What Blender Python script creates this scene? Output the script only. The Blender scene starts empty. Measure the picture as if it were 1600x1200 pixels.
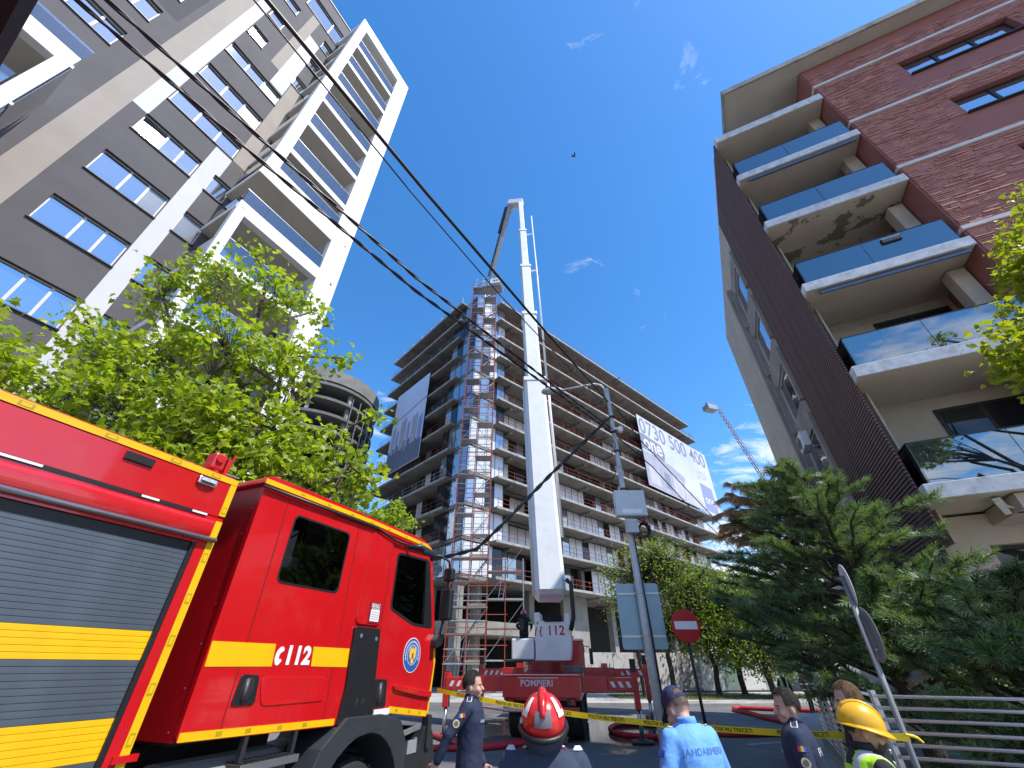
import bpy, bmesh, math, random
from mathutils import Vector, Matrix, noise
from mathutils.geometry import tessellate_polygon
from mathutils.bvhtree import BVHTree

R = math.radians
random.seed(7)
scene = bpy.context.scene
col = scene.collection

# ---------------------------------------------------------------- camera
FPX, HC = 632.0, 1.9                       # focal length in px of the 1600 px wide photo, eye height (m)
PITCH = math.atan(440.0 / FPX)
cam_d = bpy.data.cameras.new('camera')
cam = bpy.data.objects.new('camera', cam_d); col.objects.link(cam)
cam.location = (0, 0, HC); cam.rotation_euler = (math.pi / 2 + PITCH, 0, 0)
cam_d.sensor_width = 36.0; cam_d.lens = 36.0 * FPX / 1600.0
cam_d.clip_start = 0.05; cam_d.clip_end = 5000
scene.camera = cam
CP, SP = math.cos(PITCH), math.sin(PITCH)

# ---------------------------------------------------------------- light
SUN_AZ, SUN_EL = 121.0, 57.5
wd = bpy.data.worlds.new('World'); scene.world = wd; wd.use_nodes = True
nt = wd.node_tree; nt.nodes.clear()
def wn(t, **k):
    n = nt.nodes.new(t)
    for a, b in k.items(): setattr(n, a, b)
    return n
def wmath(op, a, b=None):
    n = wn('ShaderNodeMath', operation=op)
    for i, s in enumerate((a, b)):
        if s is None: continue
        if isinstance(s, (int, float)): n.inputs[i].default_value = s
        else: nt.links.new(s, n.inputs[i])
    return n.outputs[0]
sky = wn('ShaderNodeTexSky', sky_type='NISHITA', sun_disc=False)
sky.sun_elevation = R(SUN_EL); sky.sun_rotation = R(SUN_AZ)
sky.altitude = 100; sky.air_density = 1.0; sky.dust_density = 0.25; sky.ozone_density = 3.2
hsv = wn('ShaderNodeHueSaturation'); hsv.inputs['Saturation'].default_value = 1.28; hsv.inputs['Value'].default_value = 1.22
nt.links.new(sky.outputs[0], hsv.inputs['Color'])
tc = wn('ShaderNodeTexCoord'); sx = wn('ShaderNodeSeparateXYZ'); nt.links.new(tc.outputs['Generated'], sx.inputs[0])
den = wmath('ADD', wmath('MAXIMUM', sx.outputs[2], 0.0), 0.12)
cx = wn('ShaderNodeCombineXYZ')
nt.links.new(wmath('DIVIDE', sx.outputs[0], den), cx.inputs[0]); nt.links.new(wmath('DIVIDE', sx.outputs[1], den), cx.inputs[1])
mp = wn('ShaderNodeMapping'); nt.links.new(cx.outputs[0], mp.inputs[0])
mp.inputs['Location'].default_value = (6.42, -7.51, 0.13); mp.inputs['Scale'].default_value = (1.0, 1.35, 1)
n1 = wn('ShaderNodeTexNoise'); n1.inputs['Scale'].default_value = 1.15; n1.inputs['Detail'].default_value = 3
n2 = wn('ShaderNodeTexNoise'); n2.inputs['Scale'].default_value = 5.5; n2.inputs['Detail'].default_value = 9; n2.inputs['Roughness'].default_value = 0.62; n2.inputs['Distortion'].default_value = 0.7
nt.links.new(mp.outputs[0], n1.inputs['Vector']); nt.links.new(mp.outputs[0], n2.inputs['Vector'])
den_c = wmath('ADD', wmath('MULTIPLY', n1.outputs[0], 0.62), wmath('MULTIPLY', n2.outputs[0], 0.52))
low = wmath('MULTIPLY', wmath('SUBTRACT', 1.0, wmath('MINIMUM', wmath('DIVIDE', wmath('MAXIMUM', sx.outputs[2], 0.0), 0.58), 1.0)), 0.37)
ramp = wn('ShaderNodeMapRange'); ramp.inputs['From Min'].default_value = 0.70; ramp.inputs['From Max'].default_value = 0.86
nt.links.new(wmath('ADD', den_c, low), ramp.inputs['Value'])
mixc = wn('ShaderNodeMixRGB'); mixc.inputs['Color2'].default_value = (5.6, 5.8, 6.1, 1)
nt.links.new(wmath('MULTIPLY', ramp.outputs[0], 0.9), mixc.inputs['Fac']); nt.links.new(hsv.outputs[0], mixc.inputs['Color1'])
bg = wn('ShaderNodeBackground'); bg.inputs['Strength'].default_value = 0.13
nt.links.new(mixc.outputs[0], bg.inputs['Color'])
wo = wn('ShaderNodeOutputWorld'); nt.links.new(bg.outputs[0], wo.inputs[0])

sun_d = bpy.data.lights.new('sun', 'SUN'); sun_d.energy = 3.4; sun_d.angle = R(0.53); sun_d.color = (1.0, 0.955, 0.88)
sun = bpy.data.objects.new('sun', sun_d); col.objects.link(sun)
sdir = Vector((math.sin(R(SUN_AZ)) * math.cos(R(SUN_EL)), math.cos(R(SUN_AZ)) * math.cos(R(SUN_EL)), math.sin(R(SUN_EL))))
sun.rotation_euler = (-sdir).to_track_quat('-Z', 'Y').to_euler(); sun.location = sdir * 80
vs = scene.view_settings
vs.view_transform = 'Standard'; vs.look = 'None'; vs.exposure = 0.85; vs.gamma = 1.0; vs.use_curve_mapping = False
scene.cycles.max_bounces = 8; scene.cycles.transparent_max_bounces = 16
scene.cycles.caustics_reflective = False; scene.cycles.caustics_refractive = False
scene.cycles.use_denoising = True
scene.cycles.sample_clamp_indirect = 6

# ---------------------------------------------------------------- photo pixel -> place
def ray(px, py):
    a = (px - 800) / FPX; b = (600 - py) / FPX
    return Vector((a, CP - b * SP, SP + b * CP))
def gnd(px, py, z=0.0):
    r = ray(px, py); return Vector((0, 0, HC)) + r * ((z - HC) / r.z)
def atY(px, py, Y):
    r = ray(px, py); return Vector((0, 0, HC)) + r * (Y / r.y)

# ---------------------------------------------------------------- materials
MATS = {}
def mat(name, base=(.5, .5, .5), rough=.6, metal=0., var=.12, scale=4., bump=0., bscale=40., spec=.5, coat=0., mix=None, mixscale=1.5, mixlo=.5, mixhi=.62, emit=None, streak=0., rvar=0.):
    """procedural Principled material: base colour varied by noise, optional second colour in patches, fine bump"""
    if name in MATS: return MATS[name]
    m = bpy.data.materials.new(name); m.use_nodes = True; t = m.node_tree; N = t.nodes; L = t.links
    b = N['Principled BSDF']; b.inputs['Roughness'].default_value = rough; b.inputs['Metallic'].default_value = metal
    b.inputs['Specular IOR Level'].default_value = spec; b.inputs['Coat Weight'].default_value = coat; b.inputs['Coat Roughness'].default_value = .05
    tcn = N.new('ShaderNodeTexCoord')
    nz = N.new('ShaderNodeTexNoise'); nz.inputs['Scale'].default_value = scale; nz.inputs['Detail'].default_value = 5; nz.inputs['Roughness'].default_value = .6
    if streak:
        mpn = N.new('ShaderNodeMapping'); mpn.inputs['Scale'].default_value = (1, 1, 1 - streak); L.new(tcn.outputs['Object'], mpn.inputs[0]); L.new(mpn.outputs[0], nz.inputs['Vector'])
    else: L.new(tcn.outputs['Object'], nz.inputs['Vector'])
    mr = N.new('ShaderNodeMapRange'); mr.inputs['From Min'].default_value = .3; mr.inputs['From Max'].default_value = .7
    mr.inputs['To Min'].default_value = 1 - var; mr.inputs['To Max'].default_value = 1 + var; L.new(nz.outputs[0], mr.inputs[0])
    vm = N.new('ShaderNodeVectorMath'); vm.operation = 'SCALE'; vm.inputs[0].default_value = base
    L.new(mr.outputs[0], vm.inputs['Scale']); out = vm.outputs[0]
    if mix:
        n3 = N.new('ShaderNodeTexNoise'); n3.inputs['Scale'].default_value = mixscale; n3.inputs['Detail'].default_value = 7; n3.inputs['Roughness'].default_value = .65
        L.new(tcn.outputs['Object'], n3.inputs['Vector'])
        m3 = N.new('ShaderNodeMapRange'); m3.inputs['From Min'].default_value = mixlo; m3.inputs['From Max'].default_value = mixhi; L.new(n3.outputs[0], m3.inputs[0])
        mm = N.new('ShaderNodeMixRGB'); mm.inputs['Color2'].default_value = (*mix, 1); L.new(m3.outputs[0], mm.inputs['Fac']); L.new(out, mm.inputs['Color1']); out = mm.outputs[0]
    L.new(out, b.inputs['Base Color'])
    if rvar:
        m4 = N.new('ShaderNodeMapRange'); m4.inputs['From Min'].default_value = .3; m4.inputs['From Max'].default_value = .7
        m4.inputs['To Min'].default_value = max(0, rough - rvar); m4.inputs['To Max'].default_value = min(1, rough + rvar); L.new(nz.outputs[0], m4.inputs[0]); L.new(m4.outputs[0], b.inputs['Roughness'])
    if bump:
        nb = N.new('ShaderNodeTexNoise'); nb.inputs['Scale'].default_value = bscale; nb.inputs['Detail'].default_value = 4; L.new(tcn.outputs['Object'], nb.inputs['Vector'])
        bp = N.new('ShaderNodeBump'); bp.inputs['Strength'].default_value = bump; bp.inputs['Distance'].default_value = .02; L.new(nb.outputs[0], bp.inputs['Height']); L.new(bp.outputs[0], b.inputs['Normal'])
    if emit:
        b.inputs['Emission Color'].default_value = (*emit[0], 1); b.inputs['Emission Strength'].default_value = emit[1]
    MATS[name] = m; return m
def mat_leaf(name, c1, c2, trans=.45, rough=.45):
    m = bpy.data.materials.new(name); m.use_nodes = True; t = m.node_tree; N = t.nodes; L = t.links; N.clear()
    g = N.new('ShaderNodeNewGeometry'); mx = N.new('ShaderNodeMixRGB'); mx.inputs[1].default_value = (*c1, 1); mx.inputs[2].default_value = (*c2, 1); L.new(g.outputs['Random Per Island'], mx.inputs[0])
    p = N.new('ShaderNodeBsdfPrincipled'); p.inputs['Roughness'].default_value = rough; L.new(mx.outputs[0], p.inputs['Base Color'])
    tr = N.new('ShaderNodeBsdfTranslucent'); mu = N.new('ShaderNodeMixRGB'); mu.blend_type = 'MULTIPLY'; mu.inputs[0].default_value = 1; mu.inputs[2].default_value = (1.5, 1.6, .6, 1); L.new(mx.outputs[0], mu.inputs[1]); L.new(mu.outputs[0], tr.inputs[0])
    ms = N.new('ShaderNodeMixShader'); ms.inputs[0].default_value = trans; L.new(p.outputs[0], ms.inputs[1]); L.new(tr.outputs[0], ms.inputs[2])
    o = N.new('ShaderNodeOutputMaterial'); L.new(ms.outputs[0], o.inputs[0]); return m
def mat_glass(name, tint=(.8, .9, .9), refl=(1, 1, 1), ior=1.45, rough=.01, boost=0.):
    m = bpy.data.materials.new(name); m.use_nodes = True; t = m.node_tree; N = t.nodes; L = t.links; N.clear()
    f = N.new('ShaderNodeFresnel'); f.inputs[0].default_value = ior
    ad = N.new('ShaderNodeMath'); ad.operation = 'ADD'; ad.use_clamp = True; ad.inputs[1].default_value = boost; L.new(f.outputs[0], ad.inputs[0])
    a = N.new('ShaderNodeBsdfTransparent'); a.inputs[0].default_value = (*tint, 1)
    g = N.new('ShaderNodeBsdfGlossy'); g.inputs['Roughness'].default_value = rough; g.inputs[0].default_value = (*refl, 1)
    ms = N.new('ShaderNodeMixShader'); L.new(ad.outputs[0], ms.inputs[0]); L.new(a.outputs[0], ms.inputs[1]); L.new(g.outputs[0], ms.inputs[2])
    o = N.new('ShaderNodeOutputMaterial'); L.new(ms.outputs[0], o.inputs[0]); return m
def mat_coated(name, c, rough=.02, wob=.02, wscale=1.2, metal=.92):
    """sun-control glass: mirrors the sky, slightly wavy"""
    m = bpy.data.materials.new(name); m.use_nodes = True; t = m.node_tree; N = t.nodes; L = t.links
    b = N['Principled BSDF']; b.inputs['Base Color'].default_value = (*c, 1); b.inputs['Metallic'].default_value = metal; b.inputs['Roughness'].default_value = rough
    tcn = N.new('ShaderNodeTexCoord'); nb = N.new('ShaderNodeTexNoise'); nb.inputs['Scale'].default_value = wscale; nb.inputs['Detail'].default_value = 1; L.new(tcn.outputs['Object'], nb.inputs['Vector'])
    bp = N.new('ShaderNodeBump'); bp.inputs['Strength'].default_value = wob; bp.inputs['Distance'].default_value = .25; L.new(nb.outputs[0], bp.inputs['Height']); L.new(bp.outputs[0], b.inputs['Normal'])
    return m

# ---------------------------------------------------------------- mesh building
class MB:
    def __init__(s): s.v = []; s.f = []; s.m = []
    def add(s, vs, fs, mi=0):
        o = len(s.v); s.v += [tuple(p) for p in vs]; s.f += [tuple(i + o for i in f) for f in fs]; s.m += [mi] * len(fs); return s
    def box(s, x0, x1, y0, y1, z0, z1, mi=0):
        return s.add([(x0, y0, z0), (x1, y0, z0), (x1, y1, z0), (x0, y1, z0), (x0, y0, z1), (x1, y0, z1), (x1, y1, z1), (x0, y1, z1)],
                     [(3, 2, 1, 0), (4, 5, 6, 7), (0, 1, 5, 4), (1, 2, 6, 5), (2, 3, 7, 6), (3, 0, 4, 7)], mi)
    def bar(s, p, q, w, h, mi=0, up=(0, 0, 1)):
        """rectangular bar from p to q, width w (sideways), height h (along up)"""
        p = Vector(p); q = Vector(q); d = (q - p).normalized(); u = Vector(up)
        if abs(d.dot(u)) > .99: u = Vector((1, 0, 0))
        sd = d.cross(u).normalized() * w / 2; u2 = sd.cross(d).normalized() * h / 2
        vs = [p - sd - u2, p + sd - u2, p + sd + u2, p - sd + u2, q - sd - u2, q + sd - u2, q + sd + u2, q - sd + u2]
        return s.add(vs, [(0, 1, 2, 3), (7, 6, 5, 4), (0, 4, 5, 1), (1, 5, 6, 2), (2, 6, 7, 3), (3, 7, 4, 0)], mi)
    def tbar(s, p, q, w0, h0, w1, h1, mi=0, up=(0, 0, 1)):
        p = Vector(p); q = Vector(q); d = (q - p).normalized(); u = Vector(up)
        if abs(d.dot(u)) > .99: u = Vector((1, 0, 0))
        sd = d.cross(u).normalized(); u2 = sd.cross(d).normalized()
        vs = [c + sd * (a * w / 2) + u2 * (b * h / 2) for c, w, h in ((p, w0, h0), (q, w1, h1)) for a, b in ((-1, -1), (1, -1), (1, 1), (-1, 1))]
        return s.add(vs, [(0, 1, 2, 3), (7, 6, 5, 4), (0, 4, 5, 1), (1, 5, 6, 2), (2, 6, 7, 3), (3, 7, 4, 0)], mi)
    def tube(s, pts, r, n=8, mi=0, cap=True):
        pts = [Vector(p) for p in pts]; rs = r if isinstance(r, (list, tuple)) else [r] * len(pts)
        vs = []; fs = []; prev = None
        for i, p in enumerate(pts):
            d = (pts[min(i + 1, len(pts) - 1)] - pts[max(i - 1, 0)])
            d = d.normalized() if d.length > 1e-9 else Vector((0, 0, 1))
            if prev is None:
                a = Vector((0, 0, 1)) if abs(d.z) < .9 else Vector((1, 0, 0)); e1 = d.cross(a).normalized()
            else:
                e1 = (prev - d * prev.dot(d)); e1 = e1.normalized() if e1.length > 1e-6 else d.orthogonal().normalized()
            prev = e1; e2 = d.cross(e1)
            for k in range(n):
                t = 2 * math.pi * k / n; vs.append(p + (e1 * math.cos(t) + e2 * math.sin(t)) * rs[i])
        for i in range(len(pts) - 1):
            for k in range(n): a = i * n + k; b = i * n + (k + 1) % n; fs.append((a, b, b + n, a + n))
        if cap: fs.append(tuple(range(n))[::-1]); fs.append(tuple(range((len(pts) - 1) * n, len(pts) * n)))
        return s.add(vs, fs, mi)
    def panel(s, outer, holes, a0, a1, plane='xz', mi=0):
        """flat plate of thickness a0..a1 with holes; outline in 2-D ('xz': extruded along y, 'xy': along z, 'yz': along x)"""
        to = {'xz': lambda p, a: (p[0], a, p[1]), 'xy': lambda p, a: (p[0], p[1], a), 'yz': lambda p, a: (a, p[0], p[1])}[plane]
        loops = [list(outer)] + [list(h) for h in holes]; flat = [p for l in loops for p in l]; n = len(flat)
        tris = tessellate_polygon([[Vector((p[0], p[1], 0)) for p in l] for l in loops])
        fs = [tuple(t) for t in tris] + [tuple(i + n for i in reversed(t)) for t in tris]
        o = 0
        for l in loops:
            for i in range(len(l)): j = (i + 1) % len(l); fs.append((o + i, o + j, o + j + n, o + i + n))
            o += len(l)
        return s.add([to(p, a0) for p in flat] + [to(p, a1) for p in flat], fs, mi)
    def lathe(s, prof, c=(0, 0, 0), n=24, axis='z', mi=0):
        vs = []; fs = []; c = Vector(c)
        for r, h in prof:
            for k in range(n):
                t = 2 * math.pi * k / n; a, b = r * math.cos(t), r * math.sin(t)
                vs.append(c + Vector({'z': (a, b, h), 'y': (a, h, b), 'x': (h, a, b)}[axis]))
        for i in range(len(prof) - 1):
            for k in range(n): a = i * n + k; b = i * n + (k + 1) % n; fs.append((a, b, b + n, a + n))
        fs.append(tuple(range(n))[::-1]); fs.append(tuple(range((len(prof) - 1) * n, len(prof) * n)))
        return s.add(vs, fs, mi)
    def ell(s, c, r, n=14, m=9, rot=None, mi=0):
        vs = []; fs = []; c = Vector(c)
        for i in range(m + 1):
            ph = math.pi * i / m
            for k in range(n):
                t = 2 * math.pi * k / n; p = Vector((r[0] * math.sin(ph) * math.cos(t), r[1] * math.sin(ph) * math.sin(t), r[2] * math.cos(ph)))
                vs.append(c + (rot @ p if rot else p))
        for i in range(m):
            for k in range(n): a = i * n + k; b = i * n + (k + 1) % n; fs.append((a, a + n, b + n, b))
        return s.add(vs, fs, mi)
    def caps(s, p, q, r0, r1, n=12, mi=0):
        """tapered limb with rounded ends"""
        p = Vector(p); q = Vector(q); d = (q - p).normalized(); pts = []; rs = []
        for t in (-1, -.7, -.35, 0): pts.append(p + d * r0 * t); rs.append(max(.001, r0 * math.sqrt(max(0, 1 - t * t))))
        for t in (0, .35, .7, 1): pts.append(q + d * r1 * t); rs.append(max(.001, r1 * math.sqrt(max(0, 1 - t * t))))
        return s.tube(pts, rs, n, mi)
    def loft(s, secs, n=20, mi=0, k=2.4):
        """stack of super-elliptic sections (centre, half-depth x, half-width y)"""
        vs = []; fs = []
        for c, rx, ry in secs:
            for i in range(n):
                t = 2 * math.pi * i / n; cs, sn = math.cos(t), math.sin(t)
                vs.append(Vector(c) + Vector((rx * math.copysign(abs(cs) ** (2 / k), cs), ry * math.copysign(abs(sn) ** (2 / k), sn), 0)))
        for i in range(len(secs) - 1):
            for j in range(n): a = i * n + j; b = i * n + (j + 1) % n; fs.append((a, b, b + n, a + n))
        fs.append(tuple(range(n))[::-1]); fs.append(tuple(range((len(secs) - 1) * n, len(secs) * n)))
        return s.add(vs, fs, mi)
    def mesh(s, name, mats):
        me = bpy.data.meshes.new(name); me.from_pydata(s.v, [], s.f)
        for m in (mats if isinstance(mats, (list, tuple)) else [mats]): me.materials.append(m)
        if any(s.m): me.polygons.foreach_set('material_index', s.m)
        me.update(); return me
    def build(s, name, mats, parent=None, bevel=0, smooth=False, loc=None, fix=True, seg=2):
        me = s.mesh(name, mats)
        if fix:
            bm = bmesh.new(); bm.from_mesh(me); bmesh.ops.recalc_face_normals(bm, faces=bm.faces); bm.to_mesh(me); bm.free()
        if smooth: me.polygons.foreach_set('use_smooth', [True] * len(me.polygons))
        o = put(name, me, parent, loc)
        if bevel:
            b = o.modifiers.new('bevel', 'BEVEL'); b.width = bevel; b.segments = seg; b.limit_method = 'ANGLE'; b.angle_limit = R(40)
        return o
def put(name, me, parent=None, loc=None, rot=None):
    o = bpy.data.objects.new(name, me); col.objects.link(o)
    if parent: o.parent = parent
    if loc is not None: o.location = loc
    if rot is not None: o.rotation_euler = rot
    return o
def tag(o, label=None, cat=None, group=None, kind=None):
    if label: o['label'] = label
    if cat: o['category'] = cat
    if group: o['group'] = group
    if kind: o['kind'] = kind
    return o
def thing(name, label, cat, loc=(0, 0, 0), az=90.0, group=None):
    """Empty at the base of a thing; local x points along compass azimuth az (0 = +Y, 90 = +X), local y to its left"""
    o = bpy.data.objects.new(name, None); col.objects.link(o); o.empty_display_size = .3
    o.location = loc; o.rotation_euler = (0, 0, R(90 - az)); return tag(o, label, cat, group)
class Fr:
    """horizontal frame matching thing(): maps photo pixels onto its planes"""
    def __init__(s, O, az):
        s.O = Vector((O[0], O[1], 0)); a = R(az); s.az = az; s.u = Vector((math.sin(a), math.cos(a), 0)); s.w = Vector((-math.cos(a), math.sin(a), 0))
    def loc(s, P): d = Vector(P) - s.O; return Vector((d.dot(s.u), d.dot(s.w), d.z))
    def wld(s, x, y, z): return s.O + s.u * x + s.w * y + Vector((0, 0, z))
    def on_y(s, px, py, y=0.):
        r = ray(px, py); o = Vector((0, 0, HC)); k = (s.O + s.w * y - o).dot(s.w) / r.dot(s.w); return s.loc(o + r * k)
    def on_x(s, px, py, x=0.):
        r = ray(px, py); o = Vector((0, 0, HC)); k = (s.O + s.u * x - o).dot(s.u) / r.dot(s.u); return s.loc(o + r * k)
def text_mesh(txt, size, shear=0., offset=0., space=1., sx=1., ext=0.):
    cu = bpy.data.curves.new('lettering', 'FONT'); cu.body = txt; cu.size = size; cu.shear = shear; cu.offset = offset; cu.space_character = space
    cu.align_x = 'CENTER'; cu.align_y = 'CENTER'; cu.fill_mode = 'FRONT'; cu.extrude = ext; cu.resolution_u = 4
    o = bpy.data.objects.new('lettering', cu); col.objects.link(o)
    dg = bpy.context.evaluated_depsgraph_get(); me = bpy.data.meshes.new_from_object(o.evaluated_get(dg))
    bpy.data.objects.remove(o); bpy.data.curves.remove(cu)
    if sx != 1: me.transform(Matrix.Diagonal((sx, 1, 1, 1)))
    return me
def text(txt, size, m, parent, loc, rot, name='lettering', **k):
    me = text_mesh(txt, size, **k); me.materials.clear(); me.materials.append(m); return put(name, me, parent, loc, rot)
def blend(a, b, t): return tuple(x + (y - x) * t for x, y in zip(a, b))
def rrect(x0, x1, z0, z1, r, n=4):
    out = []
    for cx_, cz_, a0 in ((x1 - r, z1 - r, 0), (x0 + r, z1 - r, 90), (x0 + r, z0 + r, 180), (x1 - r, z0 + r, 270)):
        for i in range(n + 1): t = R(a0 + 90 * i / n); out.append((cx_ + r * math.cos(t), cz_ + r * math.sin(t)))
    return out
def rpoly(pts, r, n=3):
    """polygon with its corners rounded"""
    out = []
    for i, p in enumerate(pts):
        p = Vector(p); a = (Vector(pts[i - 1]) - p); b = (Vector(pts[(i + 1) % len(pts)]) - p); rr = min(r, a.length * .45, b.length * .45)
        A = p + a.normalized() * rr; B = p + b.normalized() * rr
        for k in range(n + 1): t = k / n; q = A * (1 - t) ** 2 + p * 2 * t * (1 - t) + B * t * t; out.append((q.x, q.y))
    return out
# ================================================================ materials used in many places
M = dict(
 asphalt=None, dark_wall=mat('dark_render', (.105, .098, .106), .85, var=.10, scale=.9, bump=.25, bscale=120),
 tan_wall=mat('tan_render', (.36, .315, .275), .85, var=.07, scale=.8, bump=.2, bscale=120),
 white_wall=mat('white_render', (.60, .60, .635), .8, var=.05, scale=.7, bump=.15, bscale=120),
 white_frame=mat('white_cladding', (.78, .79, .80), .55, var=.04, scale=.6),
 soffit=mat('balcony_soffit', (.56, .53, .47), .9, var=.06, scale=1.2),
 pvc=mat('window_frame_grey', (.62, .62, .63), .4, var=.03),
 dark_metal=mat('dark_metal', (.03, .03, .034), .45, metal=.3, var=.1),
 black=mat('black_plastic', (.013, .013, .015), .42, var=.2, scale=20, bump=.1, bscale=300),
 rubber=mat('rubber', (.016, .016, .017), .8, var=.25, scale=15, bump=.3, bscale=80),
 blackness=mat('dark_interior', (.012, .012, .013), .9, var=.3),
 concrete=mat('concrete', (.27, .26, .235), .9, var=.16, scale=.7, bump=.35, bscale=25, mix=(.17, .16, .145), mixscale=.9, mixlo=.52, mixhi=.7),
 concrete_edge=mat('concrete_edge', (.36, .35, .325), .9, var=.2, scale=1.4, bump=.3, bscale=20, mix=(.22, .21, .19), mixscale=1.6),
 beige=mat('beige_render', (.54, .48, .40), .9, var=.09, scale=.8, bump=.25, bscale=90, mix=(.42, .37, .31), mixscale=.7, mixlo=.56, mixhi=.75),
 steel=mat('galvanised_steel', (.42, .43, .44), .42, metal=.7, var=.15, scale=7, rvar=.12),
 alu=mat('aluminium', (.62, .63, .65), .3, metal=.9, var=.06, scale=6),
 red_paint=mat('red_vehicle_paint', (.56, .007, .011), .25, var=.06, scale=.8, coat=.9, spec=.5, rvar=.08, mix=(.50, .03, .03), mixscale=2.3, mixlo=.52, mixhi=.8),
 red_dull=mat('red_truck_paint', (.58, .016, .018), .38, var=.12, scale=2.5, coat=.3, mix=(.42, .014, .014), mixscale=1.3, mixlo=.58, mixhi=.8),
 yellow=mat('yellow_reflective', (.80, .46, .006), .35, var=.06, scale=5),
 yellow_dk=mat('yellow_tape_mark', (.44, .30, .01), .4, var=.1, scale=12),
 white_paint=mat('white_paint', (.78, .78, .78), .35, var=.04, scale=2, coat=.2),
 boom_white=mat('boom_white', (.74, .75, .76), .4, var=.06, scale=1.3, coat=.2, mix=(.58, .58, .57), mixscale=1.1, mixlo=.56, mixhi=.8),
 red_rust=mat('red_primer_tube', (.30, .05, .028), .7, var=.3, scale=6),
 red_hose=mat('red_hose', (.45, .02, .025), .6, var=.2, scale=9),
 chrome=mat('chrome', (.75, .75, .76), .15, metal=1, var=.03),
 clear=mat_glass('clear_glass', (.80, .88, .88), boost=.22),
 cab_glass=mat_glass('cab_glass', (.66, .72, .70), boost=.05, ior=1.5),
)
PANE = mat_coated('window_glass', (.50, .55, .60)); PANE_DULL = mat_coated('window_glass_blind', (.33, .34, .35), .16, metal=.55)
PANE_WHITE = mat_coated('foil_covered_glass', (.66, .68, .72), .3, wob=.05, metal=.12)
PANE_DARK = mat_coated('dark_glass', (.045, .05, .055), .03, metal=.5)
def asphalt_mat():
    m = mat('asphalt', (.10, .10, .102), .88, var=.22, scale=.35, bump=.5, bscale=140, mix=(.18, .175, .165), mixscale=.16, mixlo=.46, mixhi=.6)
    t = m.node_tree; N = t.nodes; L = t.links; b = N['Principled BSDF']            # wet film round the pumping truck: glossy, darker, with an uneven edge
    tcn = N.new('ShaderNodeTexCoord'); vd = N.new('ShaderNodeVectorMath'); vd.operation = 'DISTANCE'; vd.inputs[1].default_value = (3.4, 20.5, 0); L.new(tcn.outputs['Object'], vd.inputs[0])
    nz = N.new('ShaderNodeTexNoise'); nz.inputs['Scale'].default_value = .45; nz.inputs['Detail'].default_value = 5; L.new(tcn.outputs['Object'], nz.inputs['Vector'])
    s = N.new('ShaderNodeMath'); s.operation = 'MULTIPLY_ADD'; s.inputs[1].default_value = 11; L.new(nz.outputs[0], s.inputs[0]); L.new(vd.outputs['Value'], s.inputs[2])
    r = N.new('ShaderNodeMapRange'); r.inputs['From Min'].default_value = 9.5; r.inputs['From Max'].default_value = 11.0; r.inputs['To Min'].default_value = .06; r.inputs['To Max'].default_value = .88; L.new(s.outputs[0], r.inputs[0]); L.new(r.outputs[0], b.inputs['Roughness'])
    src = b.inputs['Base Color'].links[0].from_socket; mm = N.new('ShaderNodeMixRGB'); mm.blend_type = 'MULTIPLY'; mm.inputs[0].default_value = 1; L.new(src, mm.inputs[1])
    r2 = N.new('ShaderNodeMapRange'); r2.inputs['From Min'].default_value = 9.5; r2.inputs['From Max'].default_value = 11.0; r2.inputs['To Min'].default_value = .55; r2.inputs['To Max'].default_value = 1; L.new(s.outputs[0], r2.inputs[0]); L.new(r2.outputs[0], mm.inputs[2]); L.new(mm.outputs[0], b.inputs['Base Color'])
    bs = [n for n in N if n.type == 'BUMP'][0]; r3 = N.new('ShaderNodeMapRange'); r3.inputs['From Min'].default_value = 9.5; r3.inputs['From Max'].default_value = 11.0; r3.inputs['To Min'].default_value = .03; r3.inputs['To Max'].default_value = .5; L.new(s.outputs[0], r3.inputs[0]); L.new(r3.outputs[0], bs.inputs['Strength'])
    return m
# ================================================================ setting: ground, pavements, lane marks
m = MB(); m.add([(-900, -900, 0), (900, -900, 0), (900, 900, 0), (-900, 900, 0)], [(0, 1, 2, 3)])
tag(m.build('road', asphalt_mat()), kind='structure')
PAV = mat('pavement_concrete', (.40, .38, .35), .9, var=.15, scale=.6, bump=.3, bscale=30, mix=(.19, .18, .165), mixscale=.35)
KERB = mat('kerb_stone', (.34, .33, .31), .85, var=.15, scale=3)
def slab_poly(name, pts, z0, z1, mt): m = MB(); m.panel(pts, [], z0, z1, 'xy'); return tag(m.build(name, mt, bevel=.015), kind='structure')
slab_poly('pavement', [(-30, 31.5), (3, 30.2), (13, 29.6), (30, 33), (60, 52), (60, 120), (-30, 120)], -.05, .13, PAV)
slab_poly('kerb', [(-30, 31.2), (3, 29.9), (13, 29.3), (30.2, 32.75), (30, 33), (13, 29.58), (3, 30.18), (-30, 31.48)], -.05, .137, KERB)
slab_poly('pavement_right', [(2.9, 3.0), (9.9, 19.0), (12.5, 24), (30, 20), (30, -12), (0, -6)], -.05, .12, PAV)
GRASS = mat('grass_soil', (.075, .085, .03), .95, var=.35, scale=3, bump=.8, bscale=40, mix=(.16, .14, .09), mixscale=1.2)
slab_poly('verge', [(7, 33), (13, 32.3), (28, 35.2), (28, 37.2), (13, 37.2), (7, 37.5)], .1, .16, GRASS)
g_ = MB(); rg = random.Random(3)
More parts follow.
